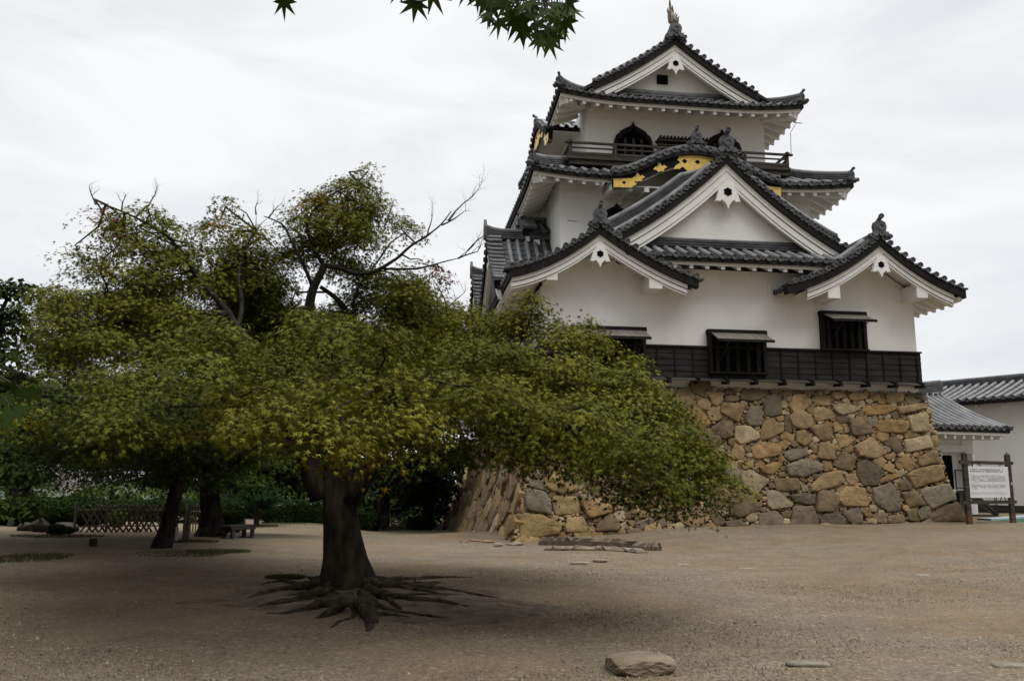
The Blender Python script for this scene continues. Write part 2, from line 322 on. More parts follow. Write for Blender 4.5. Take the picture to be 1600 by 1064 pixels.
def eave(bk, wh, rf, mapf, x0, x1, prof, lift, rwall, h0=1, h1=1, sp=.6, dep=.54):
    m = max(3, int((x1-x0)/.35)); T = [i/m for i in range(m+1)]
    def P(t, r, dw):
        x = x0+r*h0+(x1-x0-r*(h0+h1))*t; return (*mapf(x, r), prof(max(r, 0))+lift(x, max(r, 0))+dw)
    section(bk, [(.02, -.02), (.02, -.25), (.24, -.25), (.24, -.02)], T, P)
    section(wh, [(.12, -.253), (.12, -.40), (.26, -.40), (.26, -.253)], T, P)
    rr = [.263+(rwall-.263)*i/4 for i in range(5)]
    wh.grid([[P(t, r, -.33) for r in rr] for t in T])
    n = round((x1-x0)/sp)
    for i in range(1, n):
        x = x0+(x1-x0)*i/n; re = rwall
        if h0: re = min(re, x-x0)
        if h1: re = min(re, x1-x)
        if re < .5: continue
        q = [.16+(re-.16)*k/3 for k in range(4)]; d = Vector((*mapf(x+.075, 0), 0))-Vector((*mapf(x-.075, 0), 0))
        vs = []
        for r in q:
            c = Vector((*mapf(x, r), prof(r)+lift(x, r)))
            vs += [c-d/2+Vector((0,0,-.331)), c+d/2+Vector((0,0,-.331)), c+d/2+Vector((0,0,-dep)), c-d/2+Vector((0,0,-dep))]
        rf.add(vs, [(i_*4+j, i_*4+(j+1) % 4, (i_+1)*4+(j+1) % 4, (i_+1)*4+j) for i_ in range(3) for j in range(4)]+[(0,1,2,3), (12,15,14,13)])
def ridge(b, pts, wd=.36, ht=.4, layers=4, top=.12, side=None, hs=None):
    pts = [Vector(p) for p in pts]; sec = []
    for i in range(layers):
        z0, z1 = ht*i/layers, ht*(i+1)/layers; o = wd/2*(1-.18*i/layers); sec += [(o, z0), (o, z1-.035), (o-.05, z1-.035), (o-.05, z1)]
    sec += [(top*cos(a), ht+top*sin(a)) for a in [pi*j/6 for j in range(4)]]
    sec = sec+[(-x, z) for x, z in reversed(sec) if abs(x) > 1e-6]; n = len(sec); vs = []
    for i, p in enumerate(pts):
        d = pts[min(i+1, len(pts)-1)]-pts[max(i-1, 0)]; x_ = side or Vector((-d.y, d.x, 0)).normalized(); vs += [p+x_*x+Vector((0, 0, z*(hs[i] if hs else 1))) for x, z in sec]
    b.cur = 0; b.smooth = False
    b.smooth = True; b.cur = 1; b.tube([p+Vector((0, 0, (ht+.01)*(hs[i] if hs else 1))) for i, p in enumerate(pts)], top*1.02, 8); b.smooth = False; b.cur = 0
    b.add(vs, [(i*n+j, i*n+(j+1) % n, (i+1)*n+(j+1) % n, (i+1)*n+j) for i in range(len(pts)-1) for j in range(n)]+[tuple(range(n)), tuple((len(pts)-1)*n+j for j in reversed(range(n)))])
ONI = [(0, .02), (.16, .0), (.30, -.16), (.46, -.14), (.53, -.02), (.50, .10), (.40, .12), (.37, .04), (.30, .10), (.27, .26), (.31, .44), (.25, .62), (.12, .70)]
ONIS = []
def fin(b, part, name='ridge_tile'):
    ksub(b, name, ['ridge', 'tube', 'cap'], part)
    for q in ONIS: ksub(q, 'ridge_end_tile', ['ridge', 'tube', 'cap'], part)
    ONIS.clear()
def oni(b, c, o, s=1., horn=True):
    "ridge-end tile: shouldered plaque with a boss, curled feet and a round tile standing out on top; o = outward direction"
    b = B(); ONIS.append(b); c = Vector(c); o = Vector((o[0], o[1], 0)).normalized(); x_ = Vector((-o.y, o.x, 0)); Z = Vector((0, 0, 1)); b.cur = 0; b.smooth = False; s = s*.88
    poly = [(x*s, z*s) for x, z in ONI]+[(-x*s, z*s) for x, z in reversed(ONI[1:])]
    M0 = lambda a, z, q=0: c+x_*a+Z*z+o*q
    b.prism(poly, lambda a, z: M0(a, z, .1*s), lambda a, z: M0(a, z, -.1*s))
    inner = [(x*.72, z*.8+.09*s) for x, z in poly]; b.prism(inner, lambda a, z: M0(a, z, .15*s), lambda a, z: M0(a, z, .09*s))
    for a0, z0, r in ((0, .38*s, .16*s), (.43*s, -.03*s, .09*s), (-.43*s, -.03*s, .09*s), (0, .08*s, .11*s)): endcap(b, M0(a0, z0, .2*s), x_, -o, r)
    if horn:
        p = M0(0, .70*s, -.1*s); q = p+o*.36*s+Z*.16*s; b.cur = 0; b.smooth = True; b.tube([p, p+(q-p)*.5, q], [.085*s, .095*s, .10*s], 9); b.smooth = False; endcap(b, q+o*.02, x_, -o, .115*s)
def gable(name, P, gl, gr, dl, dr, part_of, s0=0., bw=.46, rows_to=None, wall=None, pend=1., kudari=0, lines=True, capsp=.35, rL=None, rR=None, descend=.75, end=.05, endr=None, ktube='', rtilesp=.42):
    """gabled roof end. P(d, s, w): d sideways from the ridge, s into the building; gl/gr: roof height at distance d to either side"""
    tl = B(); bk = B(); wh = B(); ln = B()
    X = Vector(P(1, 0, 0))-Vector(P(0, 0, 0)); D = Vector(P(0, 1, 0))-Vector(P(0, 0, 0))
    for sg, g, dd, rt in ((-1, gl, dl, rL or rows_to), (1, gr, dr, rR or rows_to)):
        mapf = lambda x, r, sg=sg, dd=dd: tuple(P(sg*(dd-r), x, 0))[:2]
        slope(tl, mapf, s0+.55, rt, rtilesp, lambda x, dd=dd: dd-.02, lambda r, g=g, dd=dd: g(dd-r), rad=.09)
        # verge: short cover tiles whose round ends look outward
        L_ = 0; d = 0.12; q = [0.16]
        while d < dd-.03:
            d += .02; L_ += math.hypot(.02, g(d)-g(d-.02))
            if L_ >= capsp: q.append(d); L_ = 0
        for d in q:
            c = Vector(P(sg*d, 0, g(d)+.17)); tl.cur = 1; tl.smooth = True; tl.tube([c-D*.02, c+D*.3, c+D*.62], [.096, .088, .092], 8, False); tl.smooth = False
            endcap(tl, c-D*.05, X, D, .112)
            c2 = Vector(P(sg*(d+.16), 0, g(d+.16)+.10)); tl.cur = 0; tl.beam(c2-D*.03, c2+D*.62, .26, .07)
        T = [dd*i/22 for i in range(23)]
        Q = lambda t, r, dw, sg=sg, g=g: P(sg*t, r, g(t)+dw)
        section(bk, [(.0, .09), (.0, -.26), (.3, -.26), (.3, .09)], T, Q)
        bk.grid([[Q(t, r, -.045) for r in (.31, .6)] for t in T])
        Te = [(dd-(end if sg < 0 or endr is None else endr))*i/22 for i in range(23)]
        hb = lambda t: bw*(1.0+.12*(1-t/dd))
        def W(sec, along): 
            n = len(sec); vs = [Q(t, r, -.263-f*hb(t)) for t in along for r, f in sec]; k = len(along)
            wh.add(vs, [(i*n+j, i*n+(j+1) % n, (i+1)*n+(j+1) % n, (i+1)*n+j) for i in range(k-1) for j in range(n)]+[tuple(range(n)), tuple((k-1)*n+j for j in reversed(range(n)))])
        W([(.10, 0), (.10, .36), (.30, .36), (.30, 0)], Te); W([(.135, .361), (.135, .80), (.30, .80), (.30, .361)], Te); W([(.16, .801), (.16, 1.), (.30, 1.), (.30, .801)], Te)
        wh.grid([[Q(t, r, -.31) for r in (.302, 1.3)] for t in Te])
        if lines:
            for f in (.37, .805): section(ln, [(.118 if f < .5 else .146, -.263-f*bw*1.06), (.118 if f < .5 else .146, -.263-f*bw*1.06-.022), (.2, -.263-f*bw*1.06-.022), (.2, -.263-f*bw*1.06)], Te[1:], Q)
        if ktube == 'l' and sg < 0: tl.cur = 1; tl.smooth = True; tl.tube([P(-t, .75, g(t)+.3) for t in (.25, .6, 1., 1.4, 1.8, 2.2, 2.6)], .13, 8); tl.smooth = False
        if kudari:
            T2 = [.45+(dd*descend-.45)*i/16 for i in range(17)]
            ridge(tl, [P(sg*t, 1.0, g(t)+.02) for t in T2], .36, kudari, max(3, int(kudari*8)), .12, side=D, hs=[min(1, .25+(t-.45)/1.5) for t in T2])
            tl.cur = 1; tl.smooth = True; tl.tube([P(sg*t, .66, g(t)+.34) for t in T2], .13, 8); tl.smooth = False; ridge(tl, [P(sg*t, .66, g(t)+.02) for t in T2], .22, .22, 2, .05, side=D)
    pr = tl.build(name, ['pan', 'tube', 'cap'], keep, KC)
    ksub(bk, 'verge_band', 'black', pr); bb = ksub(wh, 'bargeboard', 'trim', pr)
    if lines: ksub(ln, 'groove_shade', 'greywood', pr)  # grey strips proud of the board paint the shadow of incised lines
    if pend:
        pb = B(); s = pend; w0 = gl(0)-.26-bw*1.13+.06
        half = [(0, 0), (.10, -.03), (.30, -.30), (.40, -.62), (.46, -.80), (.40, -.76), (.30, -.80), (.22, -.72), (.13, -.80), (.06, -.90), (0, -1.06)]
        poly = [(x*s, z*s) for x, z in half]+[(-x*s, z*s) for x, z in reversed(half[1:-1])]
        pb.prism(poly, lambda a, z: P(a, .06, w0+z), lambda a, z: P(a, .2, w0+z))
        pd = ksub(pb, 'pendant', 'trim', pr)
        fb = B(); fl = [( .17*s*(1.0 if i % 2 == 0 else .78)*cos(pi/2+i*pi/6), -.44*s+.17*s*(1.0 if i % 2 == 0 else .78)*sin(pi/2+i*pi/6)) for i in range(12)]
        fb.prism(fl, lambda a, z: P(a, .045, w0+z), lambda a, z: P(a, .12, w0+z)); ksub(fb, 'rosette', 'void', pr)
    if wall is not None:
        s_w, base = wall; wb = B(); Tn = [i/16 for i in range(17)]
        poly = [(-dl*t*.985, gl(dl*t)-.42) for t in reversed(Tn)]+[(dr*t*.985, gr(dr*t)-.42) for t in Tn[1:]]
        poly = [(d, z) for d, z in poly if z > base]; poly = [(poly[0][0], base)]+poly+[(poly[-1][0], base)]
        wb.prism(poly, lambda a, z: P(a, s_w, z), lambda a, z: P(a, s_w+.25, z)); ksub(wb, 'gable_wall', 'white', pr)
    return pr
def curve(apex, a, c): return lambda d: apex-a*d+c*d*d

# ---- walls
b = B()
def gLl(d): return 11.0-.85*d+.095*d*d
def gLr(d): return 11.0-.72*d+.055*d*d
def gRl(d): return 11.05-.82*d+.075*d*d
def gRr(d): return 11.05-.87*d+.085*d*d
top = [(-15.1, 8.95)]+[(-13.08-d, gLl(d)-.4) for d in (1.6, 1.2, .6)]+[(-13.08, 10.55)]+[(-13.08+d, gLr(d)-.4) for d in (.5, 1.0)]+[(-11.6, 9.85), (-4.0, 9.85)]+[(-1.98-d, gRl(d)-.4) for d in (1.4, 1., .5)]+[(-1.98, 10.6)]+[(-1.98+d, gRr(d)-.4) for d in (.5, 1., 1.6)]+[(0, 8.95)]
b.prism([(-15.1, 5.42), (0, 5.42)]+list(reversed(top)), lambda a, z: (a, 0, z), lambda a, z: (a, 1.0, z))
b.box((-15.1, 1.002, 5.42), (0, 16, 9.0))
b.box((-15.0, .12, 5.2), (-.12, 15.9, 5.418)); b.box((-.95, -.03, 5.20), (-.05, .6, 5.46))
for u in (-11.9, -8.9, -6.05, -3.55): b.box((u-.22, -.02, 5.405), (u+.22, .05, 5.47))
kpart(b, 'plaster_wall', 'white')
b = B(); b.box((-13.93, 2.2, 9.05), (-2.99, 13.8, 14.3)); b.box((-14.0, 2.13, 13.5), (-2.92, 2.6, 13.56)); kpart(b, 'plaster_wall', 'white')
b = B(); b.box((-12.54, 3.2, 14.4), (-4.45, 12.8, 18.2)); kpart(b, 'plaster_wall', 'white')

# ---- boarded skirt of the first storey
b = B(); b.cur = 0
for k in range(5):
    z = 5.62+k*.23; b.prism([(-.075-.02, z), (-.055-.02, z+.228), (.0, z+.228), (.0, z)], lambda a, q: (-15.18, a, q), lambda a, q: (.09, a, q))
    b.prism([(-15.18-.025, z), (-15.18-.005, z+.228), (-15.1, z+.228), (-15.1, z)], lambda a, q: (a, .002, q), lambda a, q: (a, 16, q))
b.box((-15.22, -.16, 6.77), (.12, -.002, 6.83)); 
kb_ = kpart(b, 'board_cladding', 'board')
b = B()
for i in range(22): u = -14.9+i*.705; b.box((u-.03, -.125, 5.60), (u+.03, -.09, 6.768))
ksplit(b, 'batten', 'black', kb_)
b = B(); b.prism([(-.14, 5.50), (-.46, 5.44), (-.46, 5.475), (-.14, 5.60), (-.0, 5.60), (.0, 5.5)], lambda a, q: (-15.4, a, q), lambda a, q: (.35, a, q))
ksub(b, 'skirt_ledge', 'wood', kb_)
b = B()
for i in range(14): u = -14.85+i*1.13; b = B(); b.beam((u, .05, 5.45), (u, -.55, 5.40), .11, .13); b.beam((u, -.1, 5.63), (u, -.52, 5.505), .09, .06); ksub(b, 'ledge_bracket', 'black', kb_)

# ---- windows of the first storey: frame, dark opening, lattice, propped board shutter
def window(u0, u1, z0, z1, tilt, sill, key=False):
    fr = B(); t = .13
    fr.box((u0-.03, -.27, z1-t*1.1), (u1+.03, .0, z1+.04)); fr.box((u0, -.25, z0), (u0+t, .0, z1-t*1.1)); fr.box((u1-t, -.25, z0), (u1, .0, z1-t*1.1)); fr.box((u0-.04, -.29, z0-.09), (u1+.04, .0, z0-.002))
    o = kpart(fr, 'window', 'black')
    v = B(); v.box((u0+t, -.142, z0), (u1-t, -.134, z1-t*1.1)); ksub(v, 'opening', 'void', o)
    la = B(); n = 5
    for i in range(n): u = u0+t+(u1-u0-2*t)*(i+.5)/n; la.box((u-.075, -.215, z0), (u+.075, -.145, z1-t*1.1))
    ksplit(la, 'lattice_bar', 'black', o)
    sh = B(); h = .82; a = R(tilt); y0 = -.27; z_ = z1-.13
    p = Vector((0, y0, z_)); q = Vector((0, y0-h*cos(a), z_-h*sin(a)))
    nb = 6
    for i in range(nb):
        f0, f1 = i/nb, (i+1)/nb-.008; A_ = p.lerp(q, f0); C_ = p.lerp(q, f1)
        sh.prism([(A_.y, A_.z), (C_.y, C_.z), (C_.y, C_.z+.03), (A_.y, A_.z+.03)], lambda y, z: (u0+.1, y, z), lambda y, z: (u1-.04, y, z))
    so_ = ksub(sh, 'shutter', 'greywood', o)
    ba = B()
    for u in (u0+.16, u0+.16+(u1-u0-.26)/2, u1-.12): ba.beam(Vector((u, p.y, p.z-.03)), Vector((u, q.y, q.z-.03)), .06, .05)
    ba.beam((u0+.08, q.y, q.z-.0), (u1-.02, q.y, q.z-.0), .05, .1)
    ksplit(ba, 'shutter_batten', 'black', o)
    pr = B()
    for u in (u0+.55, u1-.3): pr.tube([(u, q.y+.12, q.z), (u-.12, -.15, z0+.35)], .018, 5)
    ksplit(pr, 'prop', 'steel', o)
    if key: k = B(); k.box((u0+.62, -.17, z1-.62), (u0+.72, -.14, z1-.36)); ksub(k, 'tag', 'gold', o)
window(-14.0, -11.13, 5.75, 7.42, 27, .1, True); window(-8.66, -6.36, 5.85, 7.43, 27, .1); window(-4.06, -2.2, 6.86, 8.3, 24, .1)

# ---- bracket beams that carry the lower bargeboards
b = B()
for u0, u1, z0, z1, d in ((-15.06, -14.66, 8.96, 9.42, 1.05), (-11.2, -10.7, 8.78, 9.3, 1.05), (-4.16, -3.68, 8.66, 9.2, 1.05), (-.5, -.06, 8.8, 9.36, 1.05), (-13.3, -12.86, 10.0, 10.4, .8), (-2.2, -1.76, 10.05, 10.4, .8)):
    b = B(); b.box((u0, -d, z0), (u1, .05, z1)); kpart(b, 'bracket_beam', 'trim')
for u in (-9.12, -6.05, -5.2): b = B(); b.box((u-.06, -.07, 9.0), (u+.06, .05, 9.42)); kpart(b, 'wall_peg', 'trim')

# ---- first roof: front eave between the lower gables, then sides
cl = lambda *a: None
Z0 = lambda x, r: 0
roof1 = B(); bk = B(); wh = B(); rf = B()
pf = lambda r: 10.1+.46*r+.012*r*r
mF = lambda x, r: (x, -1.1+r)
slope(roof1, mF, -12.0, -3.3, .47, lambda x: 3.25, pf, rad=.098)
eave(bk, wh, rf, mF, -12.0, -3.3, pf, Z0, 1.1, 0, 0, .6)
ridge(roof1, [(-11.9+i*.87, .32, pf(1.42)+.0) for i in range(10)], .5, .32, 3, .1)
o = kpart(roof1, 'tiled_roof', ['pan', 'tube', 'cap']); ksub(bk, 'eave_board', 'black', o); ksub(wh, 'soffit', 'trim', o); ksplit(rf, 'rafter', 'trim', o)
# left and right lower gables, whose outer slopes are the long side roofs
PL = lambda d, s, w: (-13.08+d, -1.22+s, w)
gL = gable('gable_roof', PL, gLl, gLr, 3.38, 3.72, keep, rows_to=3.3, rL=17.2, rR=3.4, pend=.82, bw=.40, wall=None, rtilesp=.44, end=.1, endr=.4)
rb = B(); ridge(rb, [(-13.08, -1.0+i*.5, 11.02+.02*max(0, 1-i)) for i in range(7)], .34, .16, 2, .12); oni(rb, (-13.08, -1.18, 11.12), (0, -1), .98); fin(rb, gL)
PR = lambda d, s, w: (-1.98+d, -1.22+s, w)
gR = gable('gable_roof', PR, gRl, gRr, 3.9, 3.42, keep, rows_to=3.3, rL=3.4, rR=17.2, pend=.82, bw=.41, wall=None, rtilesp=.44, end=.85, endr=.45, ktube='l')
rb = B(); ridge(rb, [(-1.98, -1.0+i*.5, 11.05) for i in range(9)], .36, .26, 3, .12); oni(rb, (-1.98, -1.18, 11.15), (0, -1), 1.0); fin(rb, gR)
for mp_, gg, dd, part in ((lambda x, r: (-13.08-3.38+r, x), gLl, 3.38, gL), (lambda x, r: (-1.98+3.42-r, x), gRr, 3.42, gR)):
    bk, wh, rf = B(), B(), B(); eave(bk, wh, rf, mp_, -1.1, 16.8, lambda r: gg(dd-r), Z0, 1.35, 0, 0, .55)
    ksub(bk, 'eave_board', 'black', part); ksub(wh, 'soffit', 'trim', part); ksub(rf, 'side_rafter', 'trim', part)['kind'] = 'stuff'
# two side gables that face left
for vc in (4.7, 11.9):
    PS = lambda d, s, w, vc=vc: (-16.72+s, vc-d, w)
    g = curve(12.15, 1.12, .085); gs = gable('gable_roof', PS, g, g, 3.3, 3.3, keep, rows_to=2.9, pend=.8, bw=.42, wall=(.9, 9.0), rtilesp=.42)
    rb = B(); ridge(rb, [(-16.75+i*.33, vc, 12.12+.16*max(0, 1-i/2.5)**2) for i in range(10)], .36, .36, 4, .11)
    rb.cur = 0; rb.prism([(-.2, -.1), (.2, -.1), (.2, .42), (.10, .62), (0, .78), (-.10, .62), (-.2, .42)], lambda a, z: (-16.85, vc+a, 12.2+z), lambda a, z: (-16.72, vc+a, 12.2+z))
    fin(rb, gs)
# small dormer under the second eave, seen past its corner
PS = lambda d, s, w: (-15.15+s, 5.6-d, w); g = curve(13.15, .62, .05)
gs = gable('gable_roof', PS, g, g, 1.15, 1.15, keep, rows_to=1.3, pend=0, bw=.25, wall=(.5, 11.4), lines=False)
rb = B(); ridge(rb, [(-15.0+i*.28, 5.6, 13.12) for i in range(5)], .3, .26, 3, .1); oni(rb, (-15.1, 5.6, 13.1), (-1, -.4), .62); fin(rb, gs)
# big central gable standing on the first roof
PC = lambda d, s, w: (-7.68+d, -.3+s, w); g = curve(14.42, .98, .048)
gc = gable('gable_roof', PC, g, g, 5.05, 5.05, keep, rows_to=2.7, pend=1.12, bw=.66, wall=(.55, 10.5), kudari=.9, descend=.985, end=.02)
rb = B(); ridge(rb, [(-7.68, .05+i*.45, 14.45) for i in range(6)], .4, .3, 3, .12); oni(rb, (-7.68, -.28, 14.60), (0, -1), 1.12)
for sg in (-1, 1): ridge(rb, [(-7.68+sg*(4.1+i*.25), .62+.05*i, g(4.1+i*.25)+.05) for i in range(4)], .3, .2, 2, .1); 
oni(rb, (-2.62, 1.2, 10.98), (.5, -1), .5)
fin(rb, gc)

# ---- hipped eaves of the upper two roofs
def corner(L_, h): return lambda d: h*max(0, 1-d/L_)**2.2
def hip_roof(name, U0, U1, V0, V1, prof, run, wall_off, lf, sp, skip_front=None, left_skip=None, full_side=None, vfront=None):
    up = lambda d: lf*max(0, 1-d/3.2)**2
    tl = B(); ev = []
    liftF = lambda x, r: (up(x-U0)+up(U1-x))*max(0, 1-r/run)
    liftS = lambda x, r: (up(x-V0)+up(V1-x))*max(0, 1-r/run)
    MF = lambda x, r: (x, V0+r); ML = lambda x, r: (U0+r, x); MR = lambda x, r: (U1-r, x); MB = lambda x, r: (x, V1-r)
    segs = [(U0, U1)] if not skip_front else [(U0, skip_front[0]), (skip_front[1], U1)]
    for a, c in segs:
        slope(tl, MF, a, c, sp, lambda x: min(run, x-U0, U1-x), prof, liftF, rad=.098)
        q = (B(), B(), B()); ev.append((q, True)); eave(*q, MF, a, c, prof, liftF, wall_off, int(a == U0), int(c == U1), .58)
    half = full_side or run
    for M_, sk in ((ML, left_skip), (MR, None)):
        rm = (lambda x: min(half, (half if x > vfront else x-V0), (half if x < V1-(vfront-V0) else V1-x))) if full_side else (lambda x: min(run, x-V0, V1-x))
        for a, c in ([(V0, V1)] if not sk else [(V0, sk[0]), (sk[1], V1)]):
            slope(tl, M_, a, c, sp, rm, prof, liftS, rad=.098)
            q = (B(), B(), B()); ev.append((q, False)); eave(*q, M_, a, c, prof, liftS, wall_off, int(a == V0), int(c == V1), .55, .62)
    slope(tl, MB, U0, U1, 1.0, lambda x: min(run, x-U0, U1-x), prof, liftF)
    o = kpart(tl, name, ['pan', 'tube', 'cap'])
    for (bk, wh, rf), front in ev:
        ksub(bk, 'eave_board', 'black', o); ksub(wh, 'soffit', 'trim', o)
        if front: ksplit(rf, 'rafter', 'trim', o)
        else: ksub(rf, 'side_rafter', 'trim', o)['kind'] = 'stuff'
    for cx, sx in ((U0, 1), (U1, -1)):
        hb = B(); rb = B(); z = prof(0)+lf
        p = Vector((cx+sx*.26, V0+.26, z-.50)); q = Vector((cx+sx*wall_off, V0+wall_off, prof(wall_off)-.46)); hb.beam(p, q, .36, .34)
        n = 8; pts = []
        for i in range(n+1):
            r = .12+(run-.12)*i/n; pts.append((cx+sx*r, V0+r, prof(r)+up(r)*max(0, 1-r/run)+.02))
        ridge(rb, pts, .34, .34, 4, .11); oni(rb, Vector(pts[0])+Vector((-sx*.05, -.05, .05)), (-sx*.5, -1), .62)
        rb.cur = 0; rb.smooth = True; rb.tube([(cx+sx*.3, V0+.3, z+.02), (cx+sx*.0, V0+.0, z+.03), (cx-sx*.14, V0-.14, z+.06)], [.11, .11, .08], 8); rb.smooth = False
        ksub(hb, 'hip_rafter', 'trim', o); fin(rb, o, 'hip_ridge')
    return o
p2 = lambda r: 13.95+.46*r+.02*r*r
hip2 = hip_roof('tiled_roof', -15.33, -1.6, .98, 15.0, p2, 2.25, 1.25, .24, .47, skip_front=(-12.06, -4.98))
p3 = lambda r: 17.78+.34*r+.0432*r*r
hip3 = hip_roof('tiled_roof', -14.05, -3.15, 1.9, 14.1, p3, 1.35, 1.3, .28, .47, left_skip=(4.6, 10.8), full_side=5.45, vfront=2.75)
# top gable
P3 = lambda d, s, w: (-8.68+d, 2.5+s, w); g3 = lambda d: p3(5.45-d)+.06
gt = gable('gable_roof', P3, g3, g3, 3.75, 3.75, keep, rows_to=.62, pend=.86, bw=.52, wall=(.75, 18.35), kudari=.5, descend=.93, end=.02)
rb = B(); ridge(rb, [(-8.68, 2.75+i*.9, 20.95+.25*max(0, 1-i/3)**2) for i in range(12)], .42, .45, 4, .12); oni(rb, (-8.68, 2.5, 21.0), (0, -1), 1.05, False)
ridge(rb, [(-12.0+i*.67, 3.12, 18.42) for i in range(11)], .3, .22, 2, .1)
fin(rb, gt)
b = B(); b.box((-9.34, 3.16, 19.12), (-8.86, 3.235, 19.53)); lw = kpart(b, 'vent_window', 'void')
b = B()
for i in range(5): b.box((-9.33+i*.11, 3.13, 19.12), (-9.30+i*.11, 3.158, 19.53))
for i in range(4): b.box((-9.34, 3.115, 19.15+i*.11), (-8.86, 3.129, 19.17+i*.11))
ksub(b, 'lattice', 'black', lw)
# fish finial on the top ridge
b = B(); b.smooth = True
path = [(-8.68, 2.72, 21.45), (-8.68, 2.62, 21.8), (-8.69, 2.72, 22.1), (-8.71, 2.9, 22.4), (-8.72, 3.0, 22.7)]
b.tube(path, [.21, .18, .13, .08, .04], 9); b.smooth = False
for i, (z, l_, a) in enumerate(((21.75, .42, .55), (21.95, .36, .45), (22.1, .3, .35))):
    for sg in (-1, 1): b.prism([(0, -.1), (sg*l_*a, .05), (sg*l_*.62, l_*.95), (sg*.04, .16)], lambda x, q: (-8.69+x, 2.66+.06*i, z+q), lambda x, q: (-8.69+x, 2.72+.06*i, z+q))
for x0, h in ((-.13, .5), (-.03, 1.0), (.08, .62)): b.prism([(x0*.6, 0), (x0-.03, h*.7), (x0+.01, h), (x0+.07, h*.5), (x0*.6+.09, 0)], lambda x, q: (-8.72+x, 2.92, 22.2+q), lambda x, q: (-8.72+x, 3.0, 22.2+q))
kpart(b, 'fish_finial', 'oldgold')

# ---- curved cusped gables (front of the second roof, left side of the top roof)
def bell(s): return .5*(1+cos(pi*min(1, abs(s))**1.15))
def karahafu(P, half, base, h, depth, gold_part):
    k = lambda d: base+h*bell(d/half); tl, bk, wh = B(), B(), B(); X = Vector(P(1, 0, 0))-Vector(P(0, 0, 0)); D = Vector(P(0, 1, 0))-Vector(P(0, 0, 0))
    T = [-half+2*half*i/48 for i in range(49)]
    tl.cur = 0; tl.grid([[P(t, s, k(t)+.0) for s in (.45, depth)] for t in T])
    for s in [.55+.42*i for i in range(int((depth-.6)/.42)+1)]:
        tl.cur = 1; tl.smooth = True; tl.tube([P(t, s, k(t)+.03) for t in T], .11, 6, False); tl.smooth = False
    tl.cur = 1; Qf = lambda t, r, dw: P(t, r, k(t)+dw); section(tl, [(.12, .10), (.12, .24), (.5, .26), (.5, .10)], T, Qf)
    L_ = .3; d = -half
    while d < half:
        d += .02; L_ += math.hypot(.02, k(d)-k(d-.02))
        if L_ >= .37:
            L_ = 0; c = Vector(P(d, 0, k(d)+.02)); tl.cur = 1; tl.smooth = True; tl.tube([c-D*.02, c+D*.6], .092, 8, False); tl.smooth = False; endcap(tl, c-D*.05, X, D, .112)
    tl.cur = 0; section(tl, [(.02, -.10), (.02, .02), (.4, .02), (.4, -.10)], T, Qf)
    section(bk, [(.0, -.102), (.0, -.24), (.3, -.24), (.3, -.102)], T, Qf)
    section(bk, [(.14, -.241), (.14, -.62), (.32, -.62), (.32, -.241)], T, Qf)
    o = tl.build('curved_gable', ['pan', 'tube', 'cap'], keep, KC); ksub(bk, 'verge_band', 'black', o)
    section(wh, [(.34, -.2), (.34, -.245), (depth, -.245), (depth, -.2)], T, Qf); ksub(wh, 'soffit', 'trim', o)
    wd = B(); section(wd, [(.17, -.625), (.17, -.72), (.30, -.72), (.30, -.625)], T, Qf); ksub(wd, 'edge_moulding', 'greywood', o)
    def plate(poly, t0=.105): gd = B(); gd.prism(poly, lambda a, z: P(a, t0, z), lambda a, z: P(a, t0+.03, z)); ksub(gd, 'gilt_fitting', 'gold', o)
    for sg in (-1, 1):
        e = half-.02; z0 = k(half)-.66
        q = [(e, 0), (e, .36), (e-.85, .42), (e-.95, .34), (e-.86, .27), (e-.95, .18), (e-.82, .10), (e-.72, .02)]
        plate([(sg*x, z0+z) for x, z in q])
        for d, s in ((half*.70, .8), (half*.44, .85)):
            z = k(d)-.62; q = [(-.36, .12), (-.2, .26), (-.12, .22), (-.06, .38), (0, .48), (.06, .38), (.12, .22), (.22, .28), (.36, .14), (.2, .08), (.12, -.05), (0, .0), (-.12, -.05), (-.2, .06)]
            a0 = -sg*.18; plate([(sg*d+s*(x*cos(a0)-y*sin(a0)), z+s*(x*sin(a0)+y*cos(a0))) for x, y in q], .11)
    z = k(0)-.72; hp = [(0, .52), (.62, .52), (.95, .44), (.86, .34), (.95, .24), (.80, .10), (1.02, -.05), (1.15, -.25), (.85, -.22), (.7, -.10), (.5, -.30), (.32, -.42), (.26, -.28), (.12, -.36), (0, -.30)]
    plate([(x*.9, z+y*.85+.05) for x, y in hp]+[(-x*.9, z+y*.85+.05) for x, y in reversed(hp[1:-1])])
    hd = B()
    for x in (-.55, 0, .55): hd.prism([(x, z+.30), (x+.12, z+.20), (x, z+.10), (x-.12, z+.20)], lambda a, q: P(a, .098, q), lambda a, q: P(a, .12, q))
    for sg in (-1, 1): hd.prism([(sg*(half-.45)+dx, k(half)-.45+dz) for dx, dz in ((0, .07), (.09, .02), (0, -.08), (-.09, .02))], lambda a, q: P(a, .098, q), lambda a, q: P(a, .12, q))
    ksplit(hd, 'piercing', 'void', o)
    return o, k
PK = lambda d, s, w: (-8.52+d, .62+s, w)
ko, kk = karahafu(PK, 3.54, 13.95, 1.12, 2.5, True)
rb = B(); ridge(rb, [(-8.52, .9+i*.4, kk(0)+.15) for i in range(6)], .36, .22, 2, .11); oni(rb, (-8.52, .8, 15.36), (0, -1), .85); fin(rb, ko)
b = B()
for u in (-12.0, -11.3, -10.6, -10.05, -5.1): q = B(); q.box((u-.1, .98, 13.25), (u+.1, 2.25, 13.45)); ksub(q, 'rafter_end', 'trim', ko)
b.box((-12.1, 1.0, 13.452), (-9.9, 2.25, 13.5)); ksub(b, 'soffit', 'trim', ko)
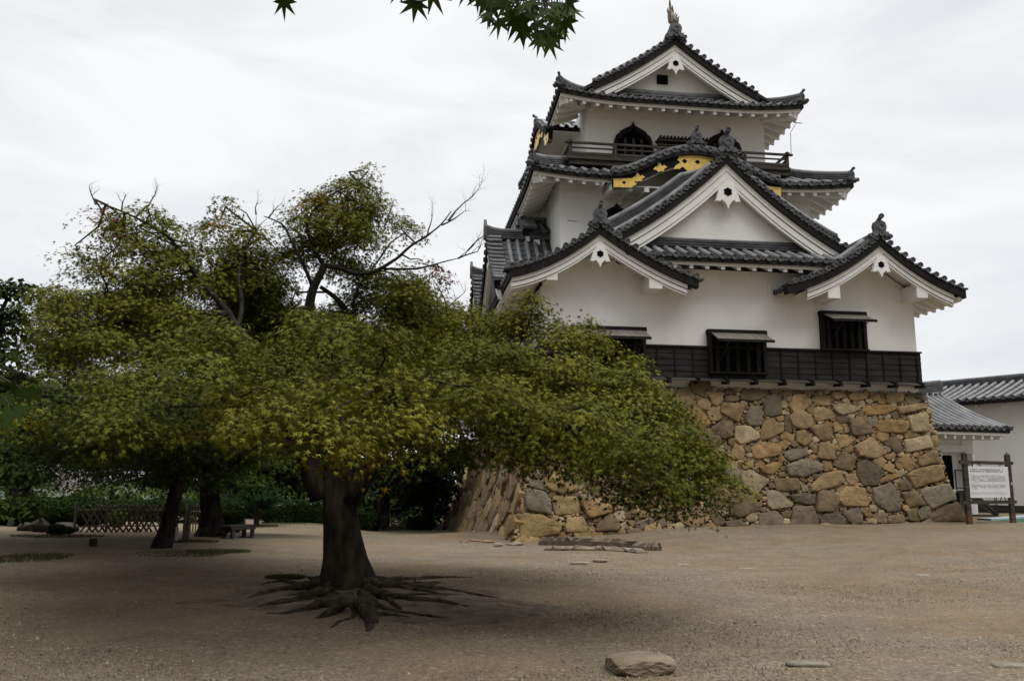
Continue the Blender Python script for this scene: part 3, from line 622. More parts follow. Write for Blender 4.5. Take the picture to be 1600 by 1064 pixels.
b = B(); Tn = [-3.3+6.6*i/40 for i in range(41)]; poly = [(-3.3, 13.3)]+[(t, kk(t)-.25) for t in Tn]+[(3.3, 13.3)]; b.prism(poly, lambda a, z: (-8.52+a, 2.0, z), lambda a, z: (-8.52+a, 2.35, z)); ksub(b, 'gable_wall', 'white', ko)
PK2 = lambda d, s, w: (-14.12+s, 7.7-d, w)
ko2, k2 = karahafu(PK2, 3.1, 17.45, 1.25, 2.4, True)
rb = B(); ridge(rb, [(-14.0+i*.4, 7.7, k2(0)+.15) for i in range(6)], .36, .22, 2, .11); oni(rb, (-14.05, 7.7, 18.8), (-1, 0), .7); fin(rb, ko2)

# ---- third storey: balcony, railing, bell-shaped windows
def boards(b, u0, u1, v0, v1): 
    b.box((u0, v0, 14.93), (u1, v1, 15.05)); b.box((u0+.06, v0+.08, 14.72), (u1-.06, v1, 14.928))
b = B(); boards(b, -13.62, -3.88, 1.98, 3.25); boards(b, -13.62, -12.5, 3.252, 12.5); boards(b, -4.5, -3.88, 3.252, 12.5)
bal = kpart(b, 'balcony', 'wood')
b = B()
def rail(p, q, over=.25):
    p, q = Vector(p), Vector(q); d = (q-p).normalized(); Z = Vector((0, 0, 1)); n = max(1, round((q-p).length/1.85))
    b.beam(p+Z*.62-d*over, q+Z*.62+d*over, .10, .085); b.beam(p+Z*.40-d*.05, q+Z*.40+d*.05, .06, .06); b.beam(p+Z*.16, q+Z*.16, .09, .10); b.beam(p+Z*.03, q+Z*.03, .13, .10)
    for i in range(n+1): c = p.lerp(q, i/n); h = .74 if i in (0, n) else .60; b.beam(c, c+Z*h, .11, .11, (0, 1, 0))
rail((-13.5, 2.08, 15.04), (-3.98, 2.08, 15.04)); rail((-13.5, 2.16, 15.04), (-13.5, 12.4, 15.04)); rail((-3.98, 2.16, 15.04), (-3.98, 12.4, 15.04))
b.beam((-4.02, 2.08, 15.6), (-4.6, 2.08, 15.06), .05, .05)
ksplit(b, 'railing_bar', 'wood', bal)
KATO = [(.80, 0), (.76, .35), (.70, .75), (.66, 1.0), (.60, 1.16), (.50, 1.22), (.46, 1.30), (.36, 1.36), (.30, 1.40), (.20, 1.44), (.09, 1.50), (.04, 1.56), (0, 1.66)]
def bell_window(cu, v, z, s=1., sy=1.):
    pol = lambda k, dz: [(x*s*k, y*s*sy*k+dz) for x, y in KATO]+[(-x*s*k, y*s*sy*k+dz) for x, y in reversed(KATO[:-1])]
    fr = B(); pa, pi_ = pol(1, z), pol(.86, z+.03); n = len(pa)
    vs = [(cu+x, v-.12, q) for x, q in pa]+[(cu+x, v-.12, q) for x, q in pi_]+[(cu+x, v, q) for x, q in pa]+[(cu+x, v-.01, q) for x, q in pi_]
    fr.add(vs, [(i, (i+1) % n, (i+1) % n+n, i+n) for i in range(n)]+[(i, (i+1) % n, (i+1) % n+2*n, i+2*n) for i in range(n)]+[(i+n, (i+1) % n+n, (i+1) % n+3*n, i+3*n) for i in range(n)])
    o = kpart(fr, 'bell_window', 'black')
    vb = B(); vb.prism(pi_, lambda x, q: (cu+x, v-.012, q), lambda x, q: (cu+x, v-.004, q)); ksub(vb, 'opening', 'void', o)
    m = B()
    for dx in (-.28, .02, .3): m.box((cu+dx*s-.06, v-.05, z+.03), (cu+dx*s+.06, v-.014, z+1.12*s))
    ksplit(m, 'lattice_bar', 'wood', o)
bell_window(-10.5, 3.2, 15.05, 1.26, 1.04); bell_window(-6.44, 3.2, 15.05, 1.26, 1.0); bell_window(-11.57, 2.2, 11.5, .98)
b = B(); b.box((-9.4, 3.17, 15.06), (-7.4, 3.198, 16.25)); b.prism([(2.62, 16.28), (3.2, 16.42), (3.2, 16.36), (2.62, 16.22)], lambda a, z: (-9.5, a, z), lambda a, z: (-7.3, a, z)); o = kpart(b, 'balcony_door', 'wood')
b = B()
for i in range(14): b.box((-9.45+i*.16, 2.6, 16.30), (-9.38+i*.16, 3.19, 16.45))
ksplit(b, 'door_hood', 'black', o)
b = B(); b.box((-11.5, 2.06, 13.02), (-11.36, 2.2, 13.3)); b.box((-13.6, 2.15, 12.3), (-13.2, 2.2, 12.34)); kpart(b, 'drain_block', 'trim')
# lightning wire from the top eave to the rail
b = B(); b.tube([(-3.2, 2.6, 17.4), (-3.75, 2.1, 16.7), (-3.8, 2.05, 15.6)], .012, 4); b.tube([(-3.35, 2.6, 17.42), (-2.98, 2.5, 17.36)], .02, 4); kpart(b, 'lightning_wire', 'steel')

# ------------------------------------------------------------------ the stone wall under the keep
STONES = "t:-8.83,5.04,-8.07,5.08,-8.17,4.7,-8.41,4.5,-8.6,4.6,-8.67,4.85 b:-8,5.19,-7.6,5.2,-7.59,5,-7.99,4.98 b:-8.07,4.91,-7.53,4.96,-7.52,4.73,-8.06,4.69 b:-7.32,5.19,-6.26,5.14,-6.28,4.98,-6.89,4.74,-7.45,4.79,-7.46,4.94 b:-6.2,5.2,-5.9,5.2,-5.92,5.05,-6.21,5.05 o:-5.81,5.12,-5.61,5.17,-5.35,5.11,-5.37,5,-5.65,4.94,-5.82,5.01 o:-4.84,5.21,-4.45,5.2,-4.45,5.07,-4.78,5.01,-4.87,5.11 d:-6.42,4.93,-6.07,5.03,-5.83,4.99,-5.87,4.25,-6.39,4.13,-6.55,4.21,-6.59,4.7 t:-8.19,4.67,-7.34,4.59,-7.34,4.46,-7.64,3.89,-8.33,4.29 d:-7.08,4.56,-6.72,4.58,-6.66,4.37,-6.73,3.81,-7.2,3.78,-7.42,4.04 t:-5.3,5,-4.88,5.07,-4.6,4.86,-4.63,4.67,-5.09,4.32,-5.34,4.25,-5.61,4.58 t:-4.37,5.05,-4.06,5.02,-3.81,4.85,-3.89,4.61,-4.5,4.64,-4.51,4.77 t:-4.55,4.5,-4.2,4.58,-3.7,4.36,-3.71,4.13,-4.56,4,-4.63,4.31 b:-8.76,3.67,-8.3,3.99,-7.85,3.87,-7.94,3.39,-8.25,3.28,-8.68,3.45 l:-7.8,3.78,-7.23,3.78,-6.9,3.52,-6.93,3.28,-7.65,3.08,-7.85,3.27 t:-6.65,3.97,-6.27,4.07,-6.12,3.93,-5.88,3.87,-5.95,3.55,-6.71,3.24,-6.9,3.3 b:-5.81,4.19,-5.61,4.19,-5.53,3.97,-5.59,3.52,-5.86,3.61 o:-6.17,4.15,-5.83,4.22,-5.84,4.01,-6.05,3.96 t:-5.39,3.59,-5.08,3.69,-4.77,3.28,-5.17,3.05,-5.44,3.24 t:-4.86,3.79,-4.13,3.94,-3.93,3.7,-3.99,3.32,-4.43,3.26,-4.82,3.63 o:-7.28,2.99,-6.94,3.2,-6.16,3.13,-6.1,2.85,-6.28,2.68,-7.16,2.53 t:-7.84,3.14,-7.52,2.87,-7.61,2.54,-7.97,2.52,-8.11,2.71 o:-6.14,3.16,-5.96,3.37,-5.66,3.14,-5.95,2.91,-6.15,2.98 t:-4.51,3.22,-3.91,3.16,-4.01,2.54,-4.73,2.61 g:-5.14,4.1,-4.83,4.21,-4.8,4.08,-5,4.01 t:-8.53,2.77,-8.37,2.74,-7.82,2.37,-7.89,2.1,-8.47,2.4 t:-7.73,2.37,-7.22,2.53,-7.23,2.27,-7.62,2.16 g:-6,2.79,-5.64,2.96,-5.11,2.95,-5.02,2.74,-5.78,2.47,-5.99,2.61 o:-7.05,2.26,-6.24,2.48,-6.05,2.51,-6.09,2.34,-6.57,1.98,-6.92,2.04 g:-5.85,2.39,-5.09,2.6,-4.52,2.4,-4.52,2.18,-5.33,1.91,-5.91,1.96,-6,2.26 t:-4.54,2.53,-4.17,2.5,-4.15,2.18,-4.5,2.1 l:-7.72,2.11,-7.33,2.13,-6.68,1.83,-6.74,1.67,-6.98,1.52,-7.17,1.31,-7.43,1.28,-7.8,1.73 b:-6.52,1.83,-5.56,1.86,-5.56,1.44,-6.12,1.37,-6.48,1.43 t:-5.11,1.59,-4.51,2.06,-3.89,2.16,-3.84,1.66,-4.4,1.49,-5.11,1.35 g:-5.51,1.65,-5.2,1.62,-5.21,1.38,-5.47,1.36 b:-8.18,1.21,-7.88,1.33,-7.51,1.22,-7.1,0.86,-7.12,0.71,-8.04,0.45,-8.35,0.53,-8.32,1 g:-6.87,1.43,-6.32,1.4,-5.87,0.86,-6.73,0.72,-6.87,0.86 d:-6.01,1.25,-5.34,1.33,-4.99,1.25,-5.06,0.92,-5.41,0.9,-5.82,1.01 b:-4.88,1.38,-4.6,1.45,-4.08,1.26,-4.12,0.95,-4.4,0.65,-5.05,0.66 d:-7.29,0.59,-6.57,0.71,-6.29,0.14,-7.26,0.08 b:-6.4,0.65,-5.96,0.71,-6.06,0.44,-6.35,0.44 d:-5.87,0.86,-5.15,0.86,-5,0.35,-5.07,0.11,-6.1,0.11,-6.02,0.47 d:-4.93,0.38,-4.73,0.59,-4.14,0.59,-3.9,0.44,-3.89,0.11,-5,0.13 d:-8.63,0.32,-8.05,0.38,-7.57,0.14,-8.46,0.1 b:-7.34,1.25,-7.01,1.31,-7.01,1.1,-7.27,1.07 t:-8.02,1.52,-7.81,1.61,-7.76,1.52,-7.94,1.35,-8.03,1.38 o:-6.33,2.06,-6.06,2.11,-6,1.92,-6.29,1.88 t:-3.74,5.14,-3.3,5.18,-3.12,5.05,-3.18,4.96,-3.58,4.87,-3.76,4.98 t:-3.04,5.07,-2.74,5.19,-2.39,5.16,-2.24,4.96,-2.76,4.83,-3.03,4.87 o:-2.23,5.13,-1.79,5.16,-1.71,4.91,-2.05,4.81 t:-1.46,5.18,-0.81,5.21,-0.67,5.12,-0.8,4.85,-1.39,4.73,-1.53,4.84 d:-0.47,5.09,0.19,5.23,0.11,4.85,-0.21,5 l:-3.81,4.68,-3.09,4.74,-2.8,4.62,-2.83,4.4,-3.45,4.26,-3.73,4.42 o:-2.44,4.63,-1.51,4.7,-1.2,4.52,-1.66,4.3,-2.38,4.26,-2.59,4.44 t:-1.17,4.62,-0.05,4.79,0.15,4.75,0.12,4.58,-1.06,4.33 l:-0.8,4.24,0,4.43,0.12,4.3,0.06,3.69,-0.68,3.63 b:-3.25,4.06,-2.46,4.25,-2.28,3.74,-2.35,3.55,-3.15,3.47,-3.2,3.87 o:-2.02,4.06,-1.54,4.12,-0.83,4.05,-0.8,3.83,-1,3.59,-2.02,3.63,-2.15,3.81 t:-3.84,3.97,-3.56,4.07,-3.44,3.72,-3.87,3.58 t:-3.88,3.53,-3.42,3.5,-3.14,3.26,-3.32,3.13,-3.73,2.97 t:-3.18,3.06,-2.37,3.46,-1.85,2.82,-2.44,2.6,-3.04,2.7 b:-1.93,3.15,-1.66,3.45,-1.34,3.45,-1.15,3.01,-1.35,2.79 l:-1.09,3.34,-0.01,3.54,0.09,3.08,-1.06,2.85 b:-4.08,2.32,-3.67,2.87,-3.12,2.65,-3.39,2.12,-3.89,2.2 d:-3.17,2.43,-2.8,2.55,-2.19,2.23,-2.45,1.61,-3,1.59,-3.23,1.98 o:-2.2,2.36,-1.77,2.47,-1.62,2.37,-1.7,2.06,-2.12,2.19 o:-1.6,2.51,-1.07,2.79,-0.72,2.36,-1.07,2.11 t:-0.66,2.69,0.18,2.98,0.21,2.47,-0.68,2.31 t:-1.26,1.99,-0.77,2.24,0.25,2.42,0.36,1.87,-1.02,1.5,-1.09,1.75 l:-1.65,2.13,-1.34,2.2,-1.26,2.03,-1.51,1.91,-1.66,1.96 o:-2.38,1.81,-1.89,2.06,-1.78,1.84,-2.33,1.68 b:-1.61,1.75,-1.28,1.89,-1.07,1.65,-1.17,1.45,-1.6,1.43 t:-4.04,1.3,-3.7,1.59,-2.9,1.54,-2.87,1,-2.99,0.85,-3.93,0.87,-4.12,1 g:-2.69,1.51,-1.92,1.7,-1.81,1.48,-1.69,1.31,-1.73,0.71,-2.15,0.64,-2.45,0.8,-2.7,1 b:-1.61,1.38,-0.97,1.4,-0.66,0.91,-1.38,0.82 g:-0.8,1.48,0.41,1.71,0.62,1.11,-0.46,0.77,-0.69,1.11 b:-0.67,0.47,0.17,0.94,0.63,1,0.87,0.31,-0.75,0.27 d:-4.05,0.64,-3.32,0.82,-3.31,0.24,-3.78,0.24 b:-2.94,0.47,-2.66,0.64,-2.34,0.57,-2.33,0.24,-2.69,0.26 b:-2.28,0.51,-1.57,0.59,-1.59,0.27,-2.29,0.24 b:-1.48,0.67,-1.2,0.79,-0.96,0.51,-1,0.31,-1.44,0.34 t:-3.13,0.44,-2.7,0.41,-2.74,0.21,-3.12,0.27 t:-1.8,2.75,-1.62,2.87,-1.48,2.75,-1.64,2.58 g:-15.77,1.37,-15.63,1.45,-15.06,1.33,-14.85,0.9,-14.91,0.54,-15.78,0.73 t:-15.94,0.64,-15.26,0.54,-14.5,0.22,-14.62,-0.07,-16.02,-0.36 t:-14.8,1.16,-13.95,1.18,-13.77,0.6,-14.73,0.52,-14.83,0.94 o:-13.84,1.05,-12.29,0.86,-12.39,0.73,-13.54,0.39 t:-14.33,0.43,-13.75,0.48,-13.59,0.22,-13.6,-0.03,-14.4,-0.05 b:-13.28,0.22,-12.9,0.52,-12.46,0.39,-12.46,0.01,-13.34,-0.03 l:-12.47,0.22,-12.24,0.31,-12.11,0.18,-12.35,0.01 d:-11.93,0.26,-11.32,0.45,-10.97,0.35,-11.03,0.09,-11.81,0.01 d:-11.06,0.35,-10.82,0.41,-10.71,0.18,-10.99,0.09 t:-10.72,0.24,-10.38,0.26,-10.3,0.09,-10.72,0.05 b:-12.27,0.6,-11.8,0.71,-11.77,0.56,-12.05,0.39,-12.28,0.43 d:-10.19,0.3,-9.55,0.3,-9.57,0.05,-10.22,0.03 t:-9.51,0.22,-9.14,0.26,-9.11,0.05,-9.53,0.05 g:-15.62,1.8,-14.55,1.68,-14.56,1.42,-15.01,1.37,-15.63,1.5"
PAL = {'t': (.25, .175, .092), 'l': (.31, .245, .15), 'o': (.235, .15, .07), 'b': (.155, .113, .065), 'g': (.185, .155, .105), 'd': (.135, .105, .070)}
def inpoly(px, py, poly):
    r = np.zeros(px.shape, bool); n = len(poly)
    for i in range(n):
        x0, y0 = poly[i]; x1, y1 = poly[(i+1) % n]
        if y0 == y1: continue
        c = ((y0 > py) != (y1 > py)) & (px < (x1-x0)*(py-y0)/(y1-y0)+x0); r ^= c
    return r
def stone_face(given, quad, seed, big, emit):
    "fills the face outline quad with given stones, then large random ones, then ever smaller fillers"
    rg = random.Random(seed); xs = [p[0] for p in quad]; ys = [p[1] for p in quad]; x0, x1, y0, y1 = min(xs), max(xs), min(ys), max(ys); c = .025
    nx, ny = int((x1-x0)/c)+1, int((y1-y0)/c)+1; gx, gy = np.meshgrid(x0+(np.arange(nx)+.5)*c, y0+(np.arange(ny)+.5)*c)
    occ = ~inpoly(gx, gy, quad); res = []
    def window(poly):
        a = max(0, int((min(p[0] for p in poly)-x0)/c)); b_ = min(nx, int((max(p[0] for p in poly)-x0)/c)+2); d = max(0, int((min(p[1] for p in poly)-y0)/c)); e = min(ny, int((max(p[1] for p in poly)-y0)/c)+2)
        return slice(d, e), slice(a, b_)
    for col, poly in given: s = window(poly); occ[s] |= inpoly(gx[s], gy[s], poly); res.append((col, poly))
    for tries, ra, rb in big+[(2500, .22, .34), (5000, .14, .2), (9000, .09, .13), (16000, .055, .085), (14000, .035, .055)]:
        for _ in range(tries):
            i, j = rg.randrange(ny), rg.randrange(nx)
            if occ[i, j]: continue
            r = rg.uniform(ra, rb); n = rg.choice((4, 5, 5, 6, 6, 7)); a0 = rg.uniform(0, 6.3); asp = rg.uniform(.6, .95); rot = rg.gauss(0, .35); cx, cy = gx[i, j], gy[i, j]; poly = []
            for k in range(n):
                a = a0+2*pi*(k+rg.uniform(-.22, .22))/n; q = r*rg.uniform(.88, 1.1); X, Y = q*cos(a), q*sin(a)*asp; poly.append((cx+X*cos(rot)-Y*sin(rot), cy+X*sin(rot)+Y*cos(rot)))
            s = window(poly); m = inpoly(gx[s], gy[s], poly)
            if m.sum() < 4 or (occ[s] & m).sum() > (.17 if r > .1 else .25)*m.sum(): continue
            occ[s] |= m; res.append((rg.choice('ttttttoolbbbg' if r > .2 else 'tttlllobbb'), poly))
    for col, poly in res: emit(col, poly, rg)
def add_stone(b, col, poly, P, rg):
    "one rough block: rounded outline, bulging split face; P(a, b, h) puts height h out of the wall"
    n = len(poly); A = abs(sum(poly[i][0]*poly[(i+1) % n][1]-poly[(i+1) % n][0]*poly[i][1] for i in range(n)))/2; sz = A**.5
    cx = sum(p[0] for p in poly)/n; cy = sum(p[1] for p in poly)/n; o = []
    k = 4 if sz > .35 else 3 if sz > .15 else 2
    for i in range(n):
        p, q, r = poly[i-1], poly[i], poly[(i+1) % n]; t = .11
        A0 = (q[0]+(p[0]-q[0])*t, q[1]+(p[1]-q[1])*t); A1 = (q[0]+(r[0]-q[0])*t, q[1]+(r[1]-q[1])*t); nx_ = (r[0]+(q[0]-r[0])*t, r[1]+(q[1]-r[1])*t)
        o.append(A0); o.append(((A0[0]+A1[0])/2*.6+q[0]*.4, (A0[1]+A1[1])/2*.6+q[1]*.4))
        for j in range(k): f = j/k; o.append((A1[0]+(nx_[0]-A1[0])*f, A1[1]+(nx_[1]-A1[1])*f))
    jt = sz*.022; o = [(x+rg.uniform(-jt, jt), y+rg.uniform(-jt, jt)) for x, y in o]; m = len(o)
    h = min(.16, .05+sz*.14)*rg.uniform(.7, 1.25); tx, ty = rg.uniform(-.12, .12), rg.uniform(-.12, .12)
    base = PAL[col]; v = rg.uniform(.78, 1.2); c = (base[0]*v, base[1]*v*rg.uniform(.97, 1.02), base[2]*v*rg.uniform(.9, 1.06))
    b.col = tuple(min(.6, x) for x in c); vs = []
    for s, hh in ((1.06, -.22), (1.045, h*.45), (.995, h*.9), (.90, h), (.5, h*1.03)):
        for i, (x, y) in enumerate(o):
            X, Y = cx+(x-cx)*s, cy+(y-cy)*s; e = 0 if hh < 0 else rg.uniform(-1, 1)*sz*.016+((x-cx)*tx+(y-cy)*ty)*s
            vs.append(P(X, Y, hh+e))
    vs.append(P(cx, cy, h*1.12+rg.uniform(-.02, .02)))
    fs = [(r*m+i, r*m+(i+1) % m, (r+1)*m+(i+1) % m, (r+1)*m+i) for r in range(4) for i in range(m)]+[(4*m+i, 4*m+(i+1) % m, 5*m) for i in range(m)]
    b.smooth = True; b.add(vs, fs); b.smooth = False; b.col = None
    for i in range(2*m): b.sm[len(b.sm)-len(fs)+i] = False
given = []
for s in STONES.split(' '):
    c, q = s.split(':'); q = [float(x) for x in q.split(',')]; given.append((c, list(zip(q[::2], q[1::2]))))
bat = lambda z: .18*(5.27-z)
wall = thing('stone_wall', 'battered wall of rough tan and grey stones that carries the white castle', 'stone wall', kw(-7.5, 7, 0), TH)
WC = (-7.5, 7, 0); sb = B()
PF = lambda a, z, h: (a, -bat(z)-h*.98+.02, z+h*.16)
lu = lambda z: -15.25-.165*(5.27-z)-.02*max(0, 1.5-z)**2; ru = lambda z: .22+.07*(5.27-z)+.018*max(0, 3-z)**2
stone_face(given, [(lu(-.9), -.9), (ru(-.3), -.3), (ru(.5), .5), (ru(2), 2), (ru(5.25), 5.25), (lu(5.25), 5.25), (lu(2.5), 2.5), (lu(.8), .8)], 11, [(400, .5, .72), (1400, .36, .5)], lambda c, p, r: add_stone(sb, c, p, PF, r))
spl = lambda z, v: -.065*max(0, v)*max(0, 5.27-z)/6   # the side face splays outward towards the back
PLf = lambda a, z, h: (lu(z)+spl(z, a)-h*.97+.02, a, z+h*.16)
stone_face([], [(-1.0, -1.5), (20.5, -2.6), (20.5, 5.25), (-.02, 5.25)], 12, [(400, .5, .75), (1200, .36, .5)], lambda c, p, r: add_stone(sb, c, p, PLf, r))
# dressed corner stones, long and short in turn
rg = random.Random(5)
so_ = sb.build('wall_stone', 'stone', wall, WC)
cb = B(); zs = [-2.8, 0, 1.5, 3, 5.24]
ring = lambda z, e: [(lu(z)+e, -bat(z)+e, z), (ru(z)-e, -bat(z)+e, z), (ru(z)-e, 20.4, z), (lu(z)+spl(z, 20.4)+e, 20.4, z)]
vs = []
for z in zs: vs += ring(z, .10)
cb.add(vs, [(i*4+j, i*4+(j+1) % 4, (i+1)*4+(j+1) % 4, (i+1)*4+j) for i in range(len(zs)-1) for j in range(4)]+[(0,3,2,1), (16,17,18,19)])
cb.build('rubble_core', 'rubble', wall, WC)

def rock(name, label, cat, c, size, seed, col, group=None, flat=1., rz=0, n=2, boxy=0, sink=.25):
    "a loose stone: a noise-pushed icosphere, optionally squared off"
    import bmesh
    rg = random.Random(seed); bm = bmesh.new(); bmesh.ops.create_icosphere(bm, subdivisions=n+1, radius=1)
    ph = [(Vector((rg.gauss(0, 1), rg.gauss(0, 1), rg.gauss(0, 1))).normalized(), rg.uniform(.6, 1.0)) for _ in range(12)]
    for v in bm.verts:
        d = v.co.normalized(); r = 1.
        for p, q in ph:
            t = d.dot(p)
            if t > 0: r = min(r, q/max(t, 1e-3)*(1.0))
        if boxy: m = max(abs(d.x), abs(d.y), abs(d.z)); r = r*(1-boxy)+boxy*min(1/m, 1.28)
        v.co = d*r*(1+rg.uniform(-.025, .025))
        v.co = Vector((v.co.x*size[0], v.co.y*size[1], v.co.z*size[2]))
    me = bpy.data.meshes.new(name); bm.to_mesh(me); bm.free()
    a = me.color_attributes.new('Col', 'FLOAT_COLOR', 'POINT'); a.data.foreach_set('color', np.tile(np.array([*col, 1], np.float32), len(me.vertices)))
    me.materials.append(MT['rock']); o = bpy.data.objects.new(name, me); sc.collection.objects.link(o)
    o.location = (c[0], c[1], c[2]+size[2]*(1-sink*2)); o.rotation_euler = (0, 0, rz)
    return tag(o, label, cat, group)

# ------------------------------------------------------------------ beside the keep: gate annex, long storehouse, stairs, notice board
def plain_roof(b, p0, p1, out, run, rise, sp=.5, rad=.10, drop=.0):
    "tiled slope: ridge side at p1-p0 shifted by run along -out; p0, p1 are the eave ends; curved slightly"
    p0, p1, out = Vector(p0), Vector(p1), Vector(out); d = (p1-p0); ln = d.length; d /= ln
    prof = lambda r: rise*(.82*(r/run)+.18*(r/run)**2)
    mapf = lambda x, r: ((p0+d*x-out*r).x, (p0+d*x-out*r).y)
    slope(b, mapf, 0, ln, sp, lambda x: run, lambda r: p0.z+prof(r), lambda x, r: (p1.z-p0.z)*x/ln, rad=rad)
def pt3(v): return (v.x, v.y, v.z)
# long storehouse running towards the right
LA = at(1440, 640, 42.5); LBp = at(1640, 618, 37.6); dL = Vector((LBp.x-LA.x, LBp.y-LA.y, 0)); lenL = dL.length; dL.normalize(); oL = Vector((dL.y, -dL.x, 0))
if oL.y > 0: oL = -oL
LA.z = LBp.z = 5.72
A0 = LA-dL*4; A1 = LA+dL*(lenL+9)
st = thing('storehouse', 'long white storehouse under a grey tiled roof at the far right', 'building', (LA.x, LA.y, gz(LA.x, LA.y)))
so = (LA.x, LA.y, gz(LA.x, LA.y))
b = B(); plain_roof(b, A0, A1, oL, 3.2, 1.12, .42, .085)
b.cur = 0; A2 = A0-oL*3.2; A3 = A1-oL*3.2
b.add([pt3(A2+Vector((0,0,1.12))), pt3(A3+Vector((0,0,1.12))), pt3(A3-oL*3.2), pt3(A2-oL*3.2)], [(0,1,2,3)])
rf_ = b.build('tiled_roof', ['pan', 'tube', 'cap'], st, so)
b = B(); ridge(b, [pt3(A2+(A3-A2)*i/6+Vector((0,0,1.08))) for i in range(7)], .4, .26, 3, .11); b.build('ridge_tile', ['ridge', 'ridge', 'cap'], rf_, so)
b = B(); b.beam(A0+oL*-.1+Vector((0,0,-.12)), A1+oL*-.1+Vector((0,0,-.12)), .22, .2); b.build('eave_board', 'black', rf_, so)
b = B(); wz = 5.68
W0 = A0-oL*.75; W1 = A1-oL*.75
b.add([pt3(Vector((p.x, p.y, z))) for z in (so[2]+.45, wz) for p in (W0, W1, W1-oL*4.8, W0-oL*4.8)], [(0,1,5,4),(1,2,6,5),(2,3,7,6),(3,0,4,7),(4,5,6,7)])
b.build('plaster_wall', 'white', st, so)
b = B(); b.add([pt3(Vector((p.x, p.y, z))) for z in (so[2]-.6, so[2]+.449) for p in (W0+oL*.06, W1+oL*.06, W1-oL*4.8, W0-oL*4.8)], [(0,1,5,4),(1,2,6,5),(2,3,7,6),(3,0,4,7),(4,5,6,7)])
b.build('plinth', 'wood', st, so)
for i in range(16):
    c = A0+(A1-A0)*((i+.5)/16)-oL*.5+Vector((0,0,-.30)); q = B(); q.beam(c-oL*.25, c+oL*.1, .14, .14); q.build('rafter_end', 'trim', rf_, so)
q = B(); c = W0+dL*5.7+Vector((0,0,-.65)); q.beam(c-oL*.02, c+oL*.06, .3, .3); q.build('wall_peg', 'trim', st, so)

# gate annex between storehouse and stone wall (roof slope faces the yard)
AE0 = at(1425, 668, 34.2); AE1 = at(1578, 668, 35.9); AE0.z = AE1.z = 4.05
dA = Vector((AE1.x-AE0.x, AE1.y-AE0.y, 0)); lA = dA.length; dA.normalize(); oA = Vector((dA.y, -dA.x, 0))
ao = (AE0.x, AE0.y, gz(AE0.x, AE0.y))
an = thing('gate_annex', 'small white entrance annex with curved tiled roof between the stone wall and the storehouse', 'building', ao)
b = B(); prof = lambda r: 1.6*(.62*(r/2.5)+.38*(r/2.5)**2); sw = lambda r: .78*(r/2.5)
mapf = lambda x, r: ((AE0+dA*(x*(1-.20*r/2.5))-oA*r).x, (AE0+dA*(x*(1-.20*r/2.5))-oA*r).y)
slope(b, mapf, 0, lA, .40, lambda x: 2.5, lambda r: AE0.z+prof(r), rad=.095)
ar = b.build('tiled_roof', ['pan', 'tube', 'cap'], an, ao)
b = B(); rp = [Vector((*mapf(lA*i/5, 2.5), AE0.z+1.6-.02+.10*max(0, i-3))) for i in range(6)]; ridge(b, [pt3(p) for p in rp], .34, .42, 4, .12); b.build('ridge_tile', ['ridge', 'ridge', 'cap'], ar, ao)
b = B(); b.beam(AE0-oA*.12+Vector((0,0,-.11)), AE1-oA*.12+Vector((0,0,-.11)), .24, .17); b.build('eave_board', 'black', ar, ao)
b = B(); b.beam(AE0-oA*.16+Vector((0,0,-.25)), AE1-dA*.05-oA*.16+Vector((0,0,-.25)), .2, .105)
b.add([pt3(AE0-oA*.1+Vector((0,0,-.30))), pt3(AE1-oA*.1+Vector((0,0,-.30))), pt3(AE1-oA*1.3+Vector((0,0,-.28))), pt3(AE0-oA*1.3+Vector((0,0,-.28)))], [(0,1,2,3)]); b.build('soffit', 'trim', ar, ao)
for i in range(10):
    c = AE0+dA*(.35+i*(lA-.5)/9.5)+Vector((0,0,-.39)); q = B(); q.beam(c-oA*.14, c-oA*1.2, .12, .16); q.build('rafter', 'trim', ar, ao)
q = B(); c = AE1+Vector((0,0,.06)); q.tube([c-dA*.2, c+dA*.1, c+dA*.26+Vector((0,0,.06))], [.09, .08, .03], 7); q.build('corner_tile', 'ridge', ar, ao)
# its walls: recessed bay with an open door between white door leaves
AW = lambda px, py, back: at(px, py, 1)
def afr(x, back, z): p = AE0+dA*x-oA*back; return Vector((p.x, p.y, z))
gA = ao[2]
b = B()
def wallbox(b, x0, x1, b0, b1, z0, z1):
    b.add([pt3(afr(x, k, z)) for z in (z0, z1) for x, k in ((x0, b0), (x1, b0), (x1, b1), (x0, b1))], [(0,3,2,1),(4,5,6,7),(0,1,5,4),(1,2,6,5),(2,3,7,6),(3,0,4,7)])
wallbox(b, -.5, 2.45, 1.2, 3.0, gA-.3, 3.95); wallbox(b, 3.85, 4.45, 1.2, 3.0, gA-.3, 3.95); wallbox(b, 2.45, 3.85, 1.25, 3.0, 3.02, 3.95); wallbox(b, 2.45, 3.85, 1.5, 3.0, gA-.3, 3.02); wallbox(b, 2.45, 3.85, 1.25, 1.5, gA-.3, 1.45)
b.build('plaster_wall', 'white', an, ao)
b = B(); wallbox(b, 1.3, 4.1, 1.12, 1.198, 3.05, 3.35); b.build('lintel', 'trim', an, ao)
b = B(); wallbox(b, 2.9, 3.5, 1.46, 1.495, 1.46, 2.92); b.build('doorway', 'void', an, ao)
b = B(); wallbox(b, 2.3, 2.45, .98, 1.195, 1.4, 3.0); b.build('door_leaf', 'trim', an, ao)
b = B(); wallbox(b, 3.85, 3.99, .7, 1.195, 1.4, 3.0); b.build('door_leaf', 'trim', an, ao)

